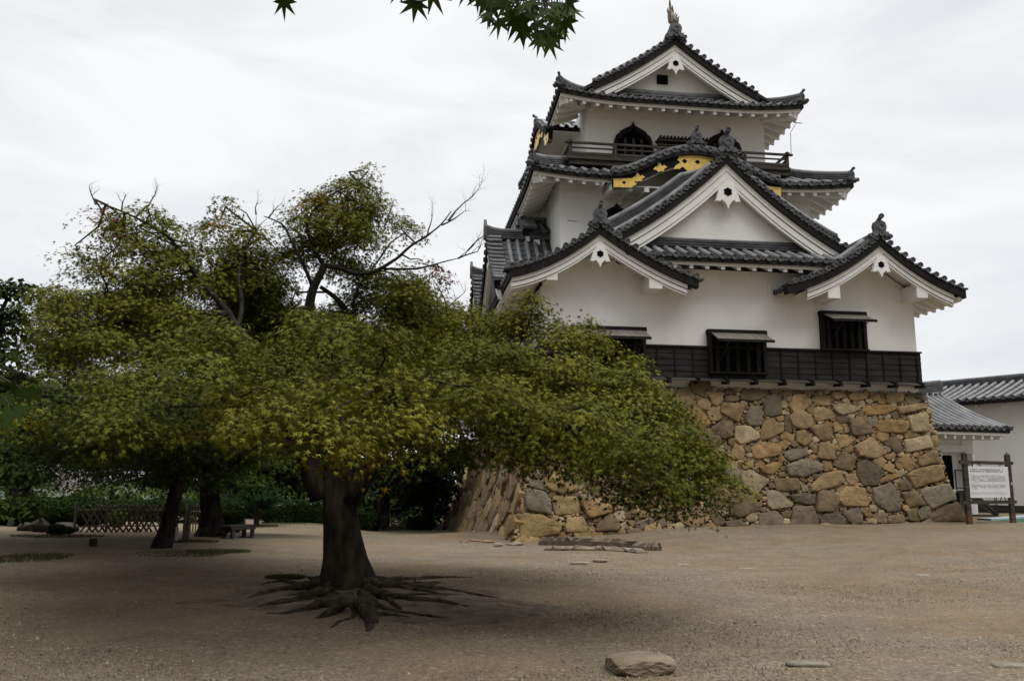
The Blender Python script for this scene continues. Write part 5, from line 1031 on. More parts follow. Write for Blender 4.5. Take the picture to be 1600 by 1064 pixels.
for i in range(16):
    a = rng.uniform(-1, 1); PADS.append((500+a*260, 520+60*abs(a)+rng.uniform(-25, 40), rng.uniform(50, 75), rng.uniform(16, 24), rng.uniform(-.6, .6), 'g', .7))
for x, y, rx, ry, dy, kd, dn in list(PADS):
    if y < 560 and x < 720: PADS.append((x+rng.uniform(-20, 20), y+rng.uniform(2, 16), rx*.95, ry*1.15, dy+rng.uniform(.7, 1.6), 'm' if rng.uniform() < .5 else 'g', .9))
pads = []
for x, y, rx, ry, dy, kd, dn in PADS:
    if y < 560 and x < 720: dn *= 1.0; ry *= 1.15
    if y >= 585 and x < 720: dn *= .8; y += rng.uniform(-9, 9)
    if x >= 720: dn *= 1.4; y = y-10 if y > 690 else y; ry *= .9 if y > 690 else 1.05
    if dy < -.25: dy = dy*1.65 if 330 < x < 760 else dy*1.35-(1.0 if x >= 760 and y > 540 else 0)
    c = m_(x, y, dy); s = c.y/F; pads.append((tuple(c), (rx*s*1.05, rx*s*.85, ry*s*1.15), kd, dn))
for Yw in (8.7, 9.8, 10.9):      # the boughs that reach out over the path in front of the trunk
    for Xw in np.arange(-5.2, 1.7, .95):
        f = ((Xw+1.6)/4.4)**2; c = (Xw+rng.uniform(-.3, .3), Yw+rng.uniform(-.3, .3), 3.25-.75*f+rng.uniform(-.55, .45)-.10*(10.9-Yw)); k_ = rng.uniform(.75, 1.15)
        if c[0] > .3: c = (c[0], c[1], min(c[2], 2.55-.35*(c[0]-.3)))
        pads.append((c, (.66*k_, .6*k_, .24*k_), 'm' if rng.uniform() < .5 else 'g', .8))
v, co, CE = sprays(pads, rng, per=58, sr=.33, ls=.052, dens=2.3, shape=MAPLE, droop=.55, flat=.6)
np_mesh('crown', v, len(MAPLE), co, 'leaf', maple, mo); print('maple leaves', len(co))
tw = B(); connect(tw, nodes, CE, rr, .012); tw.build('branches', 'bark', maple, mo)
db = B(); 
for x, y, dy, ang, ln in ((700, 345, -.3, 55, .75), (690, 352, -.3, 20, .5), (715, 404, -.5, 15, .5), (730, 392, -.5, 35, .45), (668, 368, -.3, 80, .4), (150, 320, -.8, 120, .3), (190, 330, -.7, 95, .3), (232, 322, -.6, 75, .35), (400, 335, .2, 100, .3), (420, 340, .2, 60, .3), (600, 355, .5, 55, .4), (700, 480, .9, 40, .4)):
    b0 = m_(x, y, dy); nr_ = min(nodes, key=lambda p: (p-b0).length); twig_to(db, nr_, b0, .009, rr, .05) if (nr_-b0).length > .03 else None
    bare(db, b0, (cos(R(ang)), rr.uniform(-.3, .3), sin(R(ang))), ln, .016, rr)
db.build('bare_twigs', 'twig', maple, mo)
# roots creeping over a low mound of soil
rt = B(); mc = gpix(580, 938); mrng = random.Random(3); mph = [(mrng.uniform(1, 4), mrng.uniform(0, 6.3), mrng.uniform(0, 6.3)) for _ in range(8)]
def mound_h(x, y):
    dx, dy = (x-mc.x)/3.0, (y-mc.y)/1.9; f = math.hypot(dx, dy); a = math.atan2(dy, dx); f *= 1+.14*sin(2*a+1)+.09*sin(3*a+.4)+.05*sin(7*a)
    return max(-.03, .20*max(0, 1-f)**1.3-.03*(f > .98)+(.012*sum(sin(k*x*1.7+p)*sin(k*y*1.9+q) for k, p, q in mph)/3 if f < .95 else 0))
def zt(x, y): return gz(x, y)+max(0, mound_h(x, y))
def root(pix, r0, r1):
    P = [gpix(*p) for p in pix]; k = len(P)-1; P = [Vector((p.x, p.y, zt(p.x, p.y)+-(r0+(r1-r0)*i/k)*.18+(.10 if i == 0 else 0)-(.03 if i == k else 0))) for i, p in enumerate(P)]
    limb(rt, P, [r0+(r1-r0)*i/k for i in range(k+1)], rr, 8, .1, 5)
for pix, r0, r1 in (([(570, 935), (610, 917), (660, 912), (700, 909)], .10, .025), ([(572, 928), (630, 925), (690, 928), (750, 934), (800, 938)], .08, .02), ([(570, 940), (620, 936), (670, 939), (710, 943)], .10, .025), ([(575, 947), (640, 949), (700, 951), (740, 955)], .09, .02), ([(560, 958), (580, 962), (610, 964), (650, 966)], .09, .02),
    ([(515, 930), (470, 916), (440, 908), (400, 915)], .11, .03), ([(508, 935), (450, 927), (410, 932), (385, 940)], .10, .03), ([(512, 945), (460, 946), (420, 950), (390, 955)], .09, .02), ([(522, 952), (480, 958), (440, 962), (400, 960)], .09, .02), ([(535, 957), (500, 967), (470, 971)], .08, .02), ([(572, 958), (580, 972), (574, 986)], .14, .04), ([(560, 918), (620, 906), (680, 902), (740, 900)], .09, .02), ([(505, 920), (490, 904), (470, 899)], .10, .03)):
    root(pix, r0, r1)
for i in range(22):
    a = rr.uniform(0, 2*pi); q0 = [545+30*cos(a), 938+12*sin(a)]; ln = rr.uniform(60, 170)*(1.25 if cos(a) > 0 else .75); pix = [tuple(q0)]
    for j in range(5): a += rr.gauss(0, .3); q0 = [q0[0]+cos(a)*ln/5, q0[1]+sin(a)*ln/5*.2]; pix.append(tuple(q0))
    root(pix, rr.uniform(.035, .075), .014)
rt.build('surface_root', 'root', maple, mo)
mb = B(); rows = []
for i in range(49):
    rows.append([])
    for j in range(57):
        x, y = mc.x+3.6*(j/28-1), mc.y+2.4*(i/24-1); rows[-1].append(Vector((x, y, gz(x, y)+mound_h(x, y)+rr.uniform(-.008, .008))))
mb.smooth = True; mb.grid(rows); o = mb.build('root_mound', 'soil'); o['kind'] = 'structure'

# ---- other trees and shrubs
def tree(name, label, base, trunk, pads, kind, per, sr, ls, dens, shape, seed, mname='darkleaf', r0=.02, group=None, droop=.3, extra=(), up=1.):
    rng = np.random.default_rng(seed); rr = random.Random(seed); t = thing(name, label, 'tree', base, 0, group); o = tuple(base); b = B(); nd = []
    for pts, r in trunk: nd += limb(b, pts, r, rr, 10, .05)
    P = [(tuple(c), r, k or kind, d) for c, r, k, d in pads]
    v, co, CE = sprays(P, rng, per, sr, ls, dens, shape, droop, up)
    connect(b, nd[2:] or nd, CE, rr, r0)
    b.build('trunk', 'bark', t, o); np_mesh('crown', v, len(shape), co, mname, t, o); return t, len(co)
def ppad(x, y, rx, ry, Y, kd=None, dn=1., dep=.8): c = at(x, y, Y); s = Y/F; return (c, (rx*s, max(rx, ry)*s*dep, ry*s), kd, dn)
nl = 0
bz = gpix(252, 856); Y = bz.y
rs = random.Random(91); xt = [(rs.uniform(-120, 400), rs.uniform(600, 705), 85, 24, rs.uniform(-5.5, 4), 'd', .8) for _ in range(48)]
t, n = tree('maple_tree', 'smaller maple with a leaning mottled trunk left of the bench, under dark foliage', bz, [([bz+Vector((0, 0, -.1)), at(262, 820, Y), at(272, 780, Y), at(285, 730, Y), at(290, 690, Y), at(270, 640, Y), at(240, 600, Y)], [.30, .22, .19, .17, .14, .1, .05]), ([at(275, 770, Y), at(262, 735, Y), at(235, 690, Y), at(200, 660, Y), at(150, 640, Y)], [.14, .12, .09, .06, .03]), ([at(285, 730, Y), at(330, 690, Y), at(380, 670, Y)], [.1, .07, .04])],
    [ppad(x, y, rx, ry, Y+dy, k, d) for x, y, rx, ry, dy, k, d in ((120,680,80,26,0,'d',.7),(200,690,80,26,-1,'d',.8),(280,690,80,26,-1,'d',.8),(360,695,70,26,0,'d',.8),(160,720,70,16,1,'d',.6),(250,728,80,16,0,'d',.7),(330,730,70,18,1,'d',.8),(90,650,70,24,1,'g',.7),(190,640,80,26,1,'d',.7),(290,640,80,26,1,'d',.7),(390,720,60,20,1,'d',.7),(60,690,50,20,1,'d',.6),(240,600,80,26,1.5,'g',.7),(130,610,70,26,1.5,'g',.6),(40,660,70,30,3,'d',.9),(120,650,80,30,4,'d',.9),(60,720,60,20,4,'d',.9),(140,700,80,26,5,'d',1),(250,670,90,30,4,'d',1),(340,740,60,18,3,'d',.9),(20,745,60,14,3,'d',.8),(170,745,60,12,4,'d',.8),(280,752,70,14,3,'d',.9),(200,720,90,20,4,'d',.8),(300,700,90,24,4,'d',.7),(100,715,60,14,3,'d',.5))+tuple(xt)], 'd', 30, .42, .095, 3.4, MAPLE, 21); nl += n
bz = gpix(330, 836); Y = bz.y
t, n = tree('shade_tree', 'tall shade tree with a thick straight dark trunk behind the bench', bz, [([bz+Vector((0, 0, -.1)), at(330, 825, Y), at(329, 800, Y), at(328, 770, Y), at(330, 730, Y), at(335, 690, Y), at(350, 640, Y), at(370, 600, Y)], [.62, .42, .34, .32, .30, .26, .18, .08]), ([at(330, 730, Y), at(380, 690, Y), at(440, 670, Y)], [.18, .13, .06]), ([at(329, 760, Y), at(290, 720, Y), at(240, 690, Y)], [.16, .12, .06])],
    [ppad(x, y, rx, ry, Y+dy, 'b', d) for x, y, rx, ry, dy, d in ((300,740,60,20,0,.9),(370,735,70,24,0,1),(440,730,70,26,0,1),(340,690,90,34,0,1),(430,680,90,34,0,1),(250,710,70,26,1,.8),(480,700,60,30,1,1),(400,640,90,34,1,1),(310,640,90,34,1,.9),(230,660,70,26,2,.7),(470,640,80,34,2,1),(380,600,80,30,2,.9),(395,755,50,12,-1,.8),(460,752,50,12,1,.8))], 'b', 34, .6, .11, 3.0, OVAL, 22, r0=.03); nl += n
Y = 15.; bz = at(-120, 900, Y); bz.z = gz(bz.x, bz.y)
t, n = tree('cherry_tree', 'cherry tree with long drooping leaves reaching in at the left edge', bz, [([bz, at(-110, 780, Y), at(-90, 680, Y), at(-60, 600, Y), at(-20, 530, Y), at(10, 470, Y)], [.26, .2, .17, .12, .07, .03]), ([at(-90, 690, Y), at(-20, 660, Y), at(40, 650, Y)], [.1, .07, .03]), ([at(-100, 730, Y), at(-30, 720, Y), at(40, 730, Y), at(70, 745, Y)], [.09, .06, .04, .02])],
    [ppad(x, y, rx, ry, Y+dy, 'c', d) for x, y, rx, ry, dy, d in ((5,455,30,26,0,1),(45,455,24,20,.3,.8),(10,500,40,26,0,1),(-10,550,50,26,0,1),(50,520,36,16,.5,.6),(10,600,60,26,.5,1),(20,650,60,26,.5,.9),(0,700,60,24,0,.9),(55,690,40,18,.3,.7),(30,735,50,14,-.5,.8),(70,745,24,10,-.5,.7),(20,790,36,12,-1,.8),(50,793,26,8,-1,.7),(-40,620,60,60,1,1),(-40,500,50,50,1,1))], 'c', 24, .26, .07, 2.2, OVAL, 23, 'leaf', droop=.6); nl += n
def pine(px, py, label, seed):
    bz = gpix(px, py); Y = bz.y; return tree('young_pine', label, bz, [([bz+Vector((0, 0, -.05)), at(px, py-20, Y), at(px-1, py-45, Y), at(px, py-75, Y)], [.13, .11, .08, .03])], [ppad(px+x, py+y, rx, ry, Y+dy, 'p', 1) for x, y, rx, ry, dy in ((0,-66,22,8,0),(-18,-52,22,8,.3),(20,-54,24,8,-.3),(-26,-38,20,7,0),(24,-38,24,7,.4),(2,-46,26,8,-.8),(4,-32,26,6,.8),(-2,-58,18,8,.6))], 'p', 60, .3, .085, 2.2, np.array([(-1, 0), (0, -.14), (1, 0), (0, .14)]), seed, droop=.05)
t, n = pine(401, 822, 'young dark green pine with a short bare stem right of the bench', 24); nl += n
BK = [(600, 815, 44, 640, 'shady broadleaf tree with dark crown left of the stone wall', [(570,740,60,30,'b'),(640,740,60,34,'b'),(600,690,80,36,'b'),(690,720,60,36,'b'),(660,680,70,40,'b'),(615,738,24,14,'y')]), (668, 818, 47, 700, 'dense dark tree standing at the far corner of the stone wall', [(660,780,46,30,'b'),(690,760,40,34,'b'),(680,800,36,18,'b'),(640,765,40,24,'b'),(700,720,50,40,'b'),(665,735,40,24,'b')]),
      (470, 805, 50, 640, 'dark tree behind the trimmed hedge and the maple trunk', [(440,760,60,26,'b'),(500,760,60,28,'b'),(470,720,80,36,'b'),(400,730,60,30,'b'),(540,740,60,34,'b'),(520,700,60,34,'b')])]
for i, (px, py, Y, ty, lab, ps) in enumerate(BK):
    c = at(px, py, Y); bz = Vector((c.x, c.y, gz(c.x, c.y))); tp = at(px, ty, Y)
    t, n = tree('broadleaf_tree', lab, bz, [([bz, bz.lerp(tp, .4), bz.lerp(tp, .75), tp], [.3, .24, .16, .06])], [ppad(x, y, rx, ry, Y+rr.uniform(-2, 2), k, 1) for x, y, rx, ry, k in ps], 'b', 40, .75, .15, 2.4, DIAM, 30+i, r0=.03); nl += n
FT = [(175, 46, 'loose pale green tree beyond the bamboo fence, sky showing through', [(150,770,40,18),(185,760,34,16),(120,765,26,12),(205,780,34,14)]), (20, 48, 'green tree beyond the bushes at the left edge', [(20,740,60,24),(60,755,40,16),(-20,720,60,40),(30,780,50,16)]), (255, 52, 'pale tree behind the bamboo fence, left of the thick trunk', [(240,768,36,14),(270,775,40,16),(300,768,40,18),(330,775,36,14)])]
for i, (px, Y, lab, ps) in enumerate(FT):
    c = at(px, 800, Y); bz = Vector((c.x, c.y, gz(c.x, c.y))); tp = at(px, 755, Y)
    t, n = tree('broadleaf_tree', lab, bz, [([bz, bz.lerp(tp, .5), tp], [.2, .15, .05])], [ppad(x, y, rx, ry, Y+rr.uniform(-1.5, 1.5), 'c', .8) for x, y, rx, ry in ps], 'c', 30, .7, .13, 1.6, DIAM, 40+i, r0=.03); nl += n
print('other leaves', nl)
# far-off wood that closes the view behind the yard: one mass of leaves
def woodland():
    rng = np.random.default_rng(77); P = []
    for i in range(120):
        px = rng.uniform(-260, 760); py = rng.uniform(700, 815); Y = rng.uniform(54, 64)
        if 45 < px < 135 and py < 790 or 140 < px < 200 and py < 775 or 215 < px < 245 and py < 785: continue
        P.append(ppad(px, py, rng.uniform(30, 55), rng.uniform(14, 26), Y, 'b', 1))
    P += [ppad(px, 800, 60, 16, 55, 'b', 1) for px in range(-240, 760, 40)]
    v, co, CE = sprays([(tuple(c), r, 'b', 1) for c, r, k, d in P], rng, 34, 1.0, .26, 1.0, DIAM)
    o = np_mesh('woodland', v, 4, co, 'darkleaf'); o['kind'] = 'stuff'
woodland()
# overhanging maple first; the others are unseen trees added to block the low sky
for i, (x, y, rad, zc, lab) in enumerate(((-5.0, -1.0, 7.2, 6.8, 'large maple whose boughs hang over the viewer, outside the picture'), (-12.0, 7.0, 4.6, 5.2, 'broad maple added beyond the left edge of the picture to block low sky light'), (-18.5, 16.5, 4.6, 5.2, 'broad shade tree added far beyond the left edge of the picture to block low sky light'), (4.5, -8.5, 5.5, 5.4, 'broad maple added behind the viewer, towards the right, to block low sky light'), (-6.0, -12.0, 5.5, 5.0, 'broad maple added far behind the viewer to block low sky light'))):
    bz = Vector((x, y, gz(x, y))); q = lambda a, b_, c_: bz+Vector((a, b_, c_)); P = []
    def put(dx, dy, z, r, d):
        X, Y = x+dx, y+dy
        Yf = Y+r[1]+.9
        if Yf > 0 and abs(X)-r[0]-.9 < .66*Yf and z+bz.z-r[2]-1.1 < 1.75+.62*Yf: return
        P.append((q(dx, dy, z), r, 'd', d))
    for k in range(60): a = k*2.4; d_ = rad*((k+.5)/60)**.5; put(cos(a)*d_, sin(a)*d_, zc+.4-1.5*(d_/rad)**2+rr.uniform(-.4, .4), (1.2, 1.1, .5), 1)
    for k in range(44): a = k*2.4+1; put(cos(a)*rad*.93, sin(a)*rad*.93, rr.uniform(2.0, zc-1.2), (1.2, 1.1, .7), 1)  # low foliage ring added to each tree to cut low sky light
    t, n = tree('maple_tree', lab, bz, [([q(0, 0, -.1), q(.1, 0, 1.2), q(-.1, .1, 2.6), q(.2, -.1, 4.2), q(.1, .1, 5.4)], [.35, .27, .23, .14, .05]), ([q(0, 0, 2.2), q(1.2, .6, 3.4), q(2.6, 1.0, 4.0)], [.16, .1, .04]), ([q(0, 0, 2.2), q(-1.2, .6, 3.4), q(-2.6, -1.0, 4.0)], [.16, .1, .04])], P, 'd', 24, .55, .19, 2.4, MAPLE, 60+i, r0=.03)
def bush(name, label, cat, boxes, kind, seed, ls=.05, dens=900, mul=2.4, group=None, flat_top=None):
    "clipped or rounded shrub: leaves through a shell of the given ellipsoids or boxes (centre, half sizes, square?)"
    rng = np.random.default_rng(seed); V, C = [], []; c0 = boxes[0][0]; t = thing(name, label, cat, (c0[0], c0[1], gz(c0[0], c0[1])), 0, group); off = tuple(t.location)
    for c, h, sq in boxes:
        c = np.array(c); h = np.array(h); n = int(dens*(h[0]*h[2]+h[1]*h[2]+h[0]*h[1])*2.2*mul)
        d = rng.normal(size=(n, 3)); d /= np.linalg.norm(d, axis=1, keepdims=True)
        if sq: d = d/np.max(np.abs(d), axis=1, keepdims=True)
        p = c+d*h*rng.uniform(.82, 1.03, n)[:, None]; nr = d/h; pal = np.array(KIND[kind]); alt_pal = np.array(KIND['H'])
        pick = rng.uniform(size=n) < .22; col = np.where(pick[:, None], alt_pal[rng.integers(0, 2, n)]*.34, pal[rng.integers(0, len(pal), n)])*rng.uniform(.7, 1.3, n)[:, None]  # a random share of the leaves takes a second green
        nn = nr/np.linalg.norm(nr, axis=1, keepdims=True)+rng.normal(size=(n, 3))*.5; tp = rng.normal(size=(n, 3)); V.append(leaf_polys(p, tp, nn, ls*rng.uniform(.7, 1.3, n), OVAL)); C.append(col)
    np_mesh('foliage', np.concatenate(V), len(OVAL), np.concatenate(C), 'darkleaf', t, off)
    b = B()
    for c, h, sq in boxes: b.tube([(c[0], c[1], gz(c[0], c[1])-.1), (c[0]+.05, c[1], c[2]), (c[0], c[1], c[2]+h[2]*.6)], [.06, .05, .02], 6)
    b.build('stem', 'bark', t, off); return t
def gb(px, py, wpx, hpx, dep, Y=None, sq=True, lift=0):
    c = gpix(px, py) if Y is None else None
    if c is None: q = at(px, py, Y); c = Vector((q.x, q.y, gz(q.x, q.y)))
    s = c.y/F; return ((c.x, c.y, c.z+hpx*s/2+lift), (wpx*s/2, dep/2, hpx*s/2), sq)
bush('trimmed_hedge', 'long box-trimmed green hedge behind the big maple trunk', 'hedge', [gb(470, 814, 110, 34, 1.6, 41), gb(555, 816, 70, 28, 1.6, 42)], 'h', 51, .055, 700)
bush('trimmed_hedge', 'dark square-clipped hedge right behind the thick straight trunk', 'hedge', [gb(352, 820, 44, 32, 1.6, 32)], 'h', 52, .05, 900)
bush('trimmed_hedge', 'low clipped hedge seen over the bamboo fence', 'hedge', [gb(290, 815, 120, 34, 1.6, 40), gb(200, 815, 90, 30, 1.6, 40)], 'h', 53, .055, 600)
bush('round_shrub', 'large dark rounded shrub left of the bamboo lattice fence', 'shrub', [gb(112, 812, 100, 46, 2.2, 34, False), gb(140, 806, 60, 44, 2.2, 34.5, False)], 'h', 54, .06, 900)
bush('round_shrub', 'dark rounded shrub at the left behind the rocks', 'shrub', [gb(62, 812, 76, 44, 2.2, 33, False), gb(20, 812, 60, 40, 2.2, 34, False)], 'h', 55, .06, 900)
bush('round_shrub', 'small bright green ball shrub behind the lattice fence', 'shrub', [gb(184, 806, 26, 28, .8, 34, False)], 'H', 56, .05, 900)
bush('leafy_plant', 'low arching leafy plant between the rocks on the left', 'plant', [gb(88, 831, 26, 16, .5, 28, False), gb(96, 822, 40, 10, .5, 28.5, False)], 'c', 57, .07, 900)
bush('round_shrub', 'dark shrub at the foot of the stone wall beside the grey boulder', 'shrub', [gb(655, 825, 50, 24, 1.6, 47, False)], 'h', 58, .08, 500)

# ---- fences of bamboo
def bamboo_fence(name, label, p0, p1, h, kind):
    p0, p1 = Vector(p0), Vector(p1); d = p1-p0; d.z = 0; ln = d.length; d.normalize(); nn = Vector((-d.y, d.x, 0)); base = (p0+p1)/2; base.z = gz(base.x, base.y)
    t = thing(name, label, 'fence', base); off = tuple(base); rr = random.Random(hash(label) % 1000 if False else len(label)); G = lambda x: Vector(((p0+d*x).x, (p0+d*x).y, gz((p0+d*x).x, (p0+d*x).y))); Z = Vector((0, 0, 1))
    if kind == 'lattice':
        sp = .2; k = int(ln/sp)
        for sg in (-1, 1):
            for i in range(-4, k+4):
                x0 = i*sp+rr.uniform(-.02, .02); x1 = x0+sg*h*.62
                lo, hi = (x0, x1)
                f0 = 0; f1 = 1
                if hi < 0 or hi > ln or lo < 0 or lo > ln: continue
                q = B(); q.tube([G(lo)+nn*sg*.025-Z*.03, G(hi)+nn*sg*.025+Z*h*rr.uniform(.97, 1.04)], .038, 6); q.build('slat', 'bamboo', t, off)
        for f in (.82, .2): q = B(); q.tube([G(ln*i/8)+Z*h*f-nn*.055 for i in range(9)], .022, 5); q.build('rail', 'bamboo', t, off)
    else:
        k = min(95, int(ln/.13))
        for i in range(k+1): x = ln*i/k; q = B(); q.tube([G(x)-Z*.05, G(x)+Z*h*rr.uniform(.92, 1.05)+d*rr.uniform(-.02, .02)], .022, 5); q.build('picket', 'bamboo', t, off)
        for f in (.75, .3): q = B(); q.tube([G(ln*i/8)+Z*h*f-nn*.045 for i in range(9)], .022, 5); q.build('rail', 'bamboo', t, off)
    for x in ([0, ln*.33, ln*.66, ln] if ln > 3 else [0, ln]): q = B(); q.tube([G(x)-nn*.05-Z*.1, G(x)-nn*.05+Z*h*1.08], .045, 7); q.build('post', 'bamboo', t, off)
def gY(px, Y): c = at(px, 800, Y); return Vector((c.x, c.y, gz(c.x, c.y)))
bamboo_fence('bamboo_fence', 'crossed bamboo lattice fence in front of the rounded shrubs on the left', gY(118, 29.5), gY(262, 31.5), .92, 'lattice')
bamboo_fence('bamboo_fence', 'upright bamboo picket fence beside the thick straight trunk', gY(290, 32), gY(324, 33), .95, 'picket')
bamboo_fence('bamboo_fence', 'distant upright bamboo picket fence near the far end of the stone wall', gY(565, 43), gY(632, 44), .85, 'picket')
for x, top, lab, r_ in ((287, 798, 'left one of two slim bamboo poles standing before the picket fence', .055), (293, 795, 'right one of two slim bamboo poles standing before the picket fence', .06)):
    c = gpix(x, 844); q = B(); q.tube([c-Vector((0,0,.1)), c+Vector((0, 0, .5)), Vector((c.x+.02, c.y, at(x, top, c.y).z))], [r_, r_*.95, r_*.9], 8); o = q.build('bamboo_pole', 'bamboo'); tag(o, lab, 'pole')
c = gpix(274, 846); t = thing('marker_post', 'dark slim post with a pale metal sleeve at its foot, behind the leaning trunk', 'post', c)
q = B(); q.tube([c-Vector((0,0,.1)), Vector((c.x, c.y, at(274, 760, c.y).z))], .045, 8); po = q.build('pole', 'wood', t, tuple(c)); q = B(); q.tube([c-Vector((0,0,.1)), c+Vector((0, 0, .42))], .075, 10); q.build('sleeve', 'grey_steel', po, tuple(c))
# bench
c = gpix(372, 841); be = thing('bench', 'low wooden bench on four stout legs under the shade tree', 'bench', c, R(62)); bo = (0, 0, 0)
q = B()
for i in range(4): q.box((-.55, -.24+i*.122, .37), (.55, -.13+i*.122, .42))
q.build('seat', 'wood', be)
q = B(); q.box((-.52, -.235, .28), (.52, -.19, .368)); q.build('apron', 'wood', be); q = B(); q.box((-.52, .19, .28), (.52, .235, .368)); q.build('apron', 'wood', be)
for x in (-.42, .42):
    for y in (-.18, .18): q = B(); q.box((x-.05, y-.05, 0), (x+.05, y+.05, .279)); q.build('leg', 'wood', be)
    q = B(); q.box((x-.06, -.32, -.02), (x+.06, .32, .05)); q.build('foot', 'greywood', be)
# rocks of the small garden at the left
for i, (px, py, w_, h_, lab) in enumerate(((63, 831, 34, 26, 'tall pale rock in the row of garden rocks at the left'), (42, 829, 30, 18, 'rounded rock just left of the tall pale one'), (103, 829, 46, 18, 'long low rock right of the leafy plant by the fence'), (24, 822, 22, 16, 'small rock at the left end of the garden rocks'), (108, 812, 20, 16, 'grey rock half behind the long low rock'))):
    c = gpix(px, py); s = c.y/F; rock('garden_rock', lab, 'rock', c, (w_*s/2, .35, h_*s*.55), 70+i, (.065, .054, .04), 'rocks of the small garden')
c = gpix(40, 822); t = rock('stone_marker', 'upright dark stone marker behind the garden rocks', 'monument', (c.x, c.y+1.2, c.z), (.18, .14, .42), 80, (.06, .056, .05), boxy=.8, sink=.1)
for i in range(9):
    px = 640-i*8.5+rr.uniform(-2, 2); c = gpix(px, 827); rock('edging_stone', 'rough stone in the low edging before the distant picket fence', 'stone', (c.x, c.y+.2, c.z), (rr.uniform(.14, .24), .18, rr.uniform(.12, .26)), 90+i, (.15, .13, .105), 'edging stones at the far left of the wall')
# grass patches, stuff nobody could count
def grass(name, spots, seed, n):
    rng = np.random.default_rng(seed); V, C = [], []
    for px, py, rx, ry in spots:
        c = gpix(px, py); s = c.y/F; a = rng.uniform(0, 2*np.pi, n); q = np.sqrt(rng.uniform(0, 1, n)); X = c.x+np.cos(a)*q*rx*s; Y = c.y+np.sin(a)*q*ry; Z = ground_z(X, Y)
        p = np.c_[X, Y, Z+.015]; tp = np.c_[rng.normal(size=(n, 2))*.5, np.ones(n)]; V.append(leaf_polys(p, tp, rng.normal(size=(n, 3))*[1, 1, .1]+[0, -.3, 0], rng.uniform(.03, .07, n), np.array([(-.3, -.12), (-.3, .12), (1, 0)]), .2)); C.append(np.array([(.05, .065, .018), (.07, .075, .025), (.09, .08, .035)])[rng.integers(0, 3, n)]*rng.uniform(.7, 1.2, n)[:, None])
    o = np_mesh(name, np.concatenate(V), 3, np.concatenate(C), 'grass'); o['kind'] = 'stuff'
grass('grass', [(40, 872, 60, 1.2), (285, 866, 70, .9), (290, 846, 50, .5), (400, 822, 34, .9), (90, 838, 70, .7), (470, 818, 60, .9), (445, 903, 30, .25), (580, 824, 30, 1.0), (340, 862, 50, .6)], 5, 1500)
# gravel lying loose on the near ground
def gravel():
    rng = np.random.default_rng(9); n = 80000; Y = 5.5+rng.uniform(0, 1, n)**1.5*13; X = rng.uniform(-1, 1, n)*Y*.68
    keep_ = rng.uniform(size=n) < .25+.75*(np.sin(X*.9+1.3*np.sin(Y*.7))*np.sin(Y*1.1+X*.4)*.5+.5); X, Y = X[keep_], Y[keep_]; n = len(X); Z = ground_z(X, Y); s = np.exp(rng.normal(-5.1, .42, n)); s = np.minimum(s, .026)
    a = rng.uniform(0, 2*np.pi, n); tops = []
    fac = []
    base = np.c_[X, Y, Z]
    k = 5; ang = a[:, None]+np.arange(k)*2*np.pi/k; ring = np.stack([X[:, None]+np.cos(ang)*s[:, None]*rng.uniform(.7, 1.2, (n, k)), Y[:, None]+np.sin(ang)*s[:, None]*rng.uniform(.7, 1.2, (n, k)), np.repeat((Z-.004)[:, None], k, 1)], -1)
    mid = ring*.6+base[:, None, :]*.4; mid[..., 2] = (Z+s*.8)[:, None]+rng.uniform(-.15, .15, (n, k))*s[:, None]
    tri = [np.stack([ring[:, i], ring[:, (i+1) % k], mid[:, (i+1) % k], mid[:, i]], 1) for i in range(k)]
    quads = np.concatenate(tri); top = np.stack([mid[:, 0], mid[:, 1], mid[:, 2], (mid[:, 3]+mid[:, 4])/2], 1)
    pal = np.array([(.25, .20, .14), (.20, .16, .11), (.30, .255, .185), (.16, .13, .092), (.38, .33, .25), (.24, .165, .10), (.22, .195, .15)]); col = pal[rng.integers(0, 7, n)]*rng.uniform(.75, 1.2, n)[:, None]
    o = np_mesh('gravel', np.concatenate([quads, top]).reshape(-1, 3), 4, np.concatenate([np.tile(col, (k, 1)), col]), 'rock'); o['kind'] = 'stuff'
gravel()
def litter():
    "dry fallen leaves and bits of bark scattered under and around the trees"
    rng = np.random.default_rng(15); n = 420; a = rng.uniform(0, 2*np.pi, n); q = rng.uniform(0, 1, n)**.6*5.5; X = MB.x+np.cos(a)*q*1.3; Y = MY-.8+np.sin(a)*q
    X = np.r_[X, rng.uniform(-4, 11, 160)]; Y = np.r_[Y, rng.uniform(7, 26, 160)]; n = len(X); Z = ground_z(X, Y)+.012
    col = np.array([(.20, .10, .035), (.16, .12, .04), (.10, .065, .035), (.24, .16, .07), (.07, .05, .03)])[rng.integers(0, 5, n)]*rng.uniform(.7, 1.2, n)[:, None]
    o = np_mesh('fallen_leaves', leaf_polys(np.c_[X, Y, Z], rng.normal(size=(n, 3))*[1, 1, .1], np.c_[rng.normal(size=(n, 2))*.35, np.ones(n)], rng.uniform(.02, .045, n), MAPLE, .3), len(MAPLE), col, 'leaf'); o['kind'] = 'stuff'
litter()
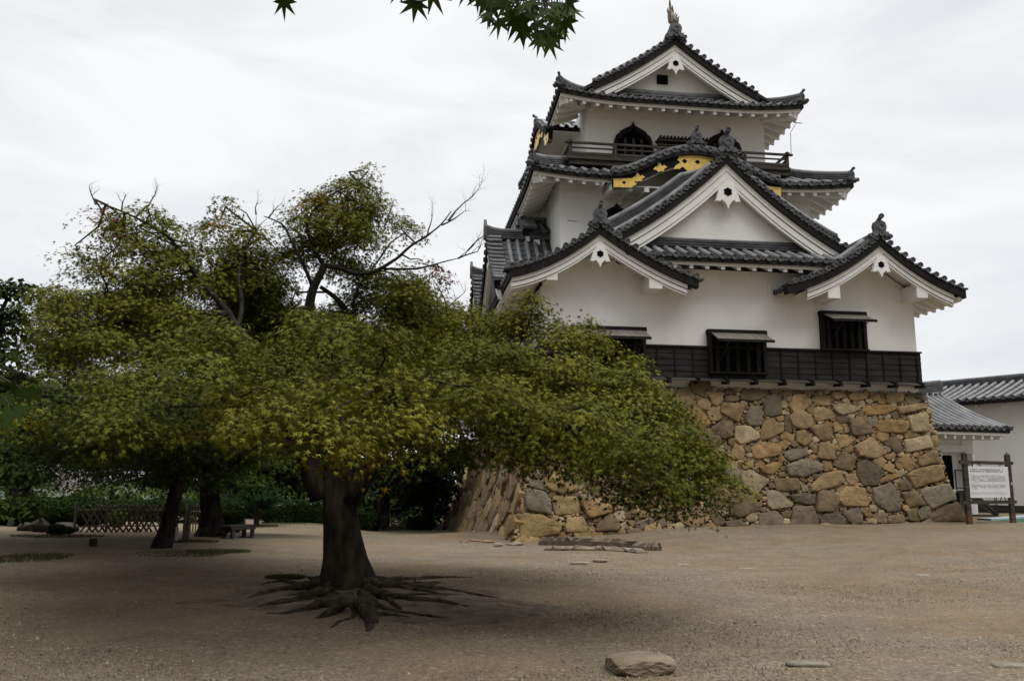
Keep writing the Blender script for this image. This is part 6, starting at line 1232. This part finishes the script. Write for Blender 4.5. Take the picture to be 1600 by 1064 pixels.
# tower block far beyond the trees
q = B(); Y = 420.; c0, c1 = at(84, 748, Y), at(104, 748, Y); w_ = c1.x-c0.x; zt = at(94, 742, Y).z; fb = thing('apartment_tower', 'distant pinkish tower block seen through the gap in the trees at the left', 'building', (c0.x+w_/2, Y, -20)); fo = (c0.x+w_/2, Y, -20)
q.box((c0.x, Y, -20), (c1.x, Y+10, zt)); q.box((c0.x+w_*.3, Y+2, zt+.001), (c0.x+w_*.7, Y+8, zt+1.5)); q.build('wall', 'pink', fb, fo)
for i in range(3):
    for j in range(3): q = B(); x = c0.x+w_*(.14+.3*i); q.box((x, Y-.12, zt-2.2-2.6*j), (x+w_*.16, Y-.02, zt-.7-2.6*j)); q.build('window', 'farglass', fb, fo)

# ---- maple sprays hanging close to the camera
def hanging(name, label, anchor, tips, seed, size, kind='g', Y0=2.3):
    "a branch end of a tree behind the viewer, with big single leaves"
    rng = np.random.default_rng(seed); rr = random.Random(seed); t = thing(name, label, 'branch', anchor); off = tuple(anchor); b = B(); P, T, Nn, S, C = [], [], [], [], []; pal = np.array(KIND[kind])
    for (x, y, dy, ang) in tips:
        Y = Y0+dy; c = at(x, y, Y); s0 = c.lerp(Vector(anchor), .16)+Vector((rr.uniform(-.02, .02), rr.uniform(-.02, .02), rr.uniform(-.01, .02))); b.tube([Vector(anchor), Vector(anchor).lerp(s0, .6)+Vector((rr.uniform(-.03, .03), 0, .02)), s0, c], [.006, .004, .0025, .001], 5, False)
        P.append(c); T.append((sin(R(ang)), rr.uniform(-.15, .15), -cos(R(ang)))); Nn.append((rr.uniform(-.9, .9), -1, rr.uniform(-.3, 1.1))); S.append(size*rr.uniform(.75, 1.15)); C.append(pal[rng.integers(0, len(pal))]*rr.uniform(.8, 1.2))
    b.build('twig', 'twig', t, off); np_mesh('foliage', leaf_polys(np.array(P), np.array(T), np.array(Nn), np.array(S), MAPLE7, .2), len(MAPLE7), np.array(C), 'leaf', t, off)
rq = random.Random(4); tips = [(x, y, rq.uniform(-.15, .25), rq.uniform(-30, 30)) for x, y in ((790, 5), (812, 12), (835, 8), (858, 6), (880, 10), (800, 22), (822, 26), (845, 24), (866, 26), (884, 22), (838, 38), (856, 42), (872, 40), (850, 52), (862, 56), (770, 12), (757, 6), (765, 30), (745, -6), (780, -8), (820, -12), (860, -14), (890, 4), (730, -14), (810, 34), (876, 6), (848, 14), (830, 18), (800, -4), (868, 14), (818, 46), (842, 60), (870, 58), (886, 34), (893, 16), (760, 22), (782, 34), (826, 4), (852, -6), (806, 0), (772, -4), (880, 48), (858, 66))]
hanging('overhanging_branch', 'dense drooping maple leaf spray hanging in at the top centre near the camera', tuple(at(860, -260, 2.5)), tips, 5, .060, 'H')
hanging('overhanging_branch', 'few maple leaves hanging at the top edge just left of the dense spray', tuple(at(640, -260, 2.4)), [(649, 6, 0, -3), (622, -10, .1, -20), (676, -10, .05, 25), (634, -16, 0, 8), (664, -20, 0, -8)], 6, .066, 'H')
hanging('overhanging_branch', 'lone dark maple leaf hanging at the top edge left of the centre', tuple(at(450, -260, 2.4)), [(444, 2, 0, -8), (440, -22, .1, 10)], 7, .060, 'H')
tips = [(x, y, rq.uniform(-.15, .3), rq.uniform(10, 80)) for x, y in ((-8, 592), (20, 600), (44, 612), (6, 622), (-14, 640), (24, 640), (4, 658))]
hanging('overhanging_branch', 'large dull green maple leaves reaching in at the left edge close to the camera', tuple(at(-220, 480, 2.3)), tips, 8, .055, 'H', 2.2)
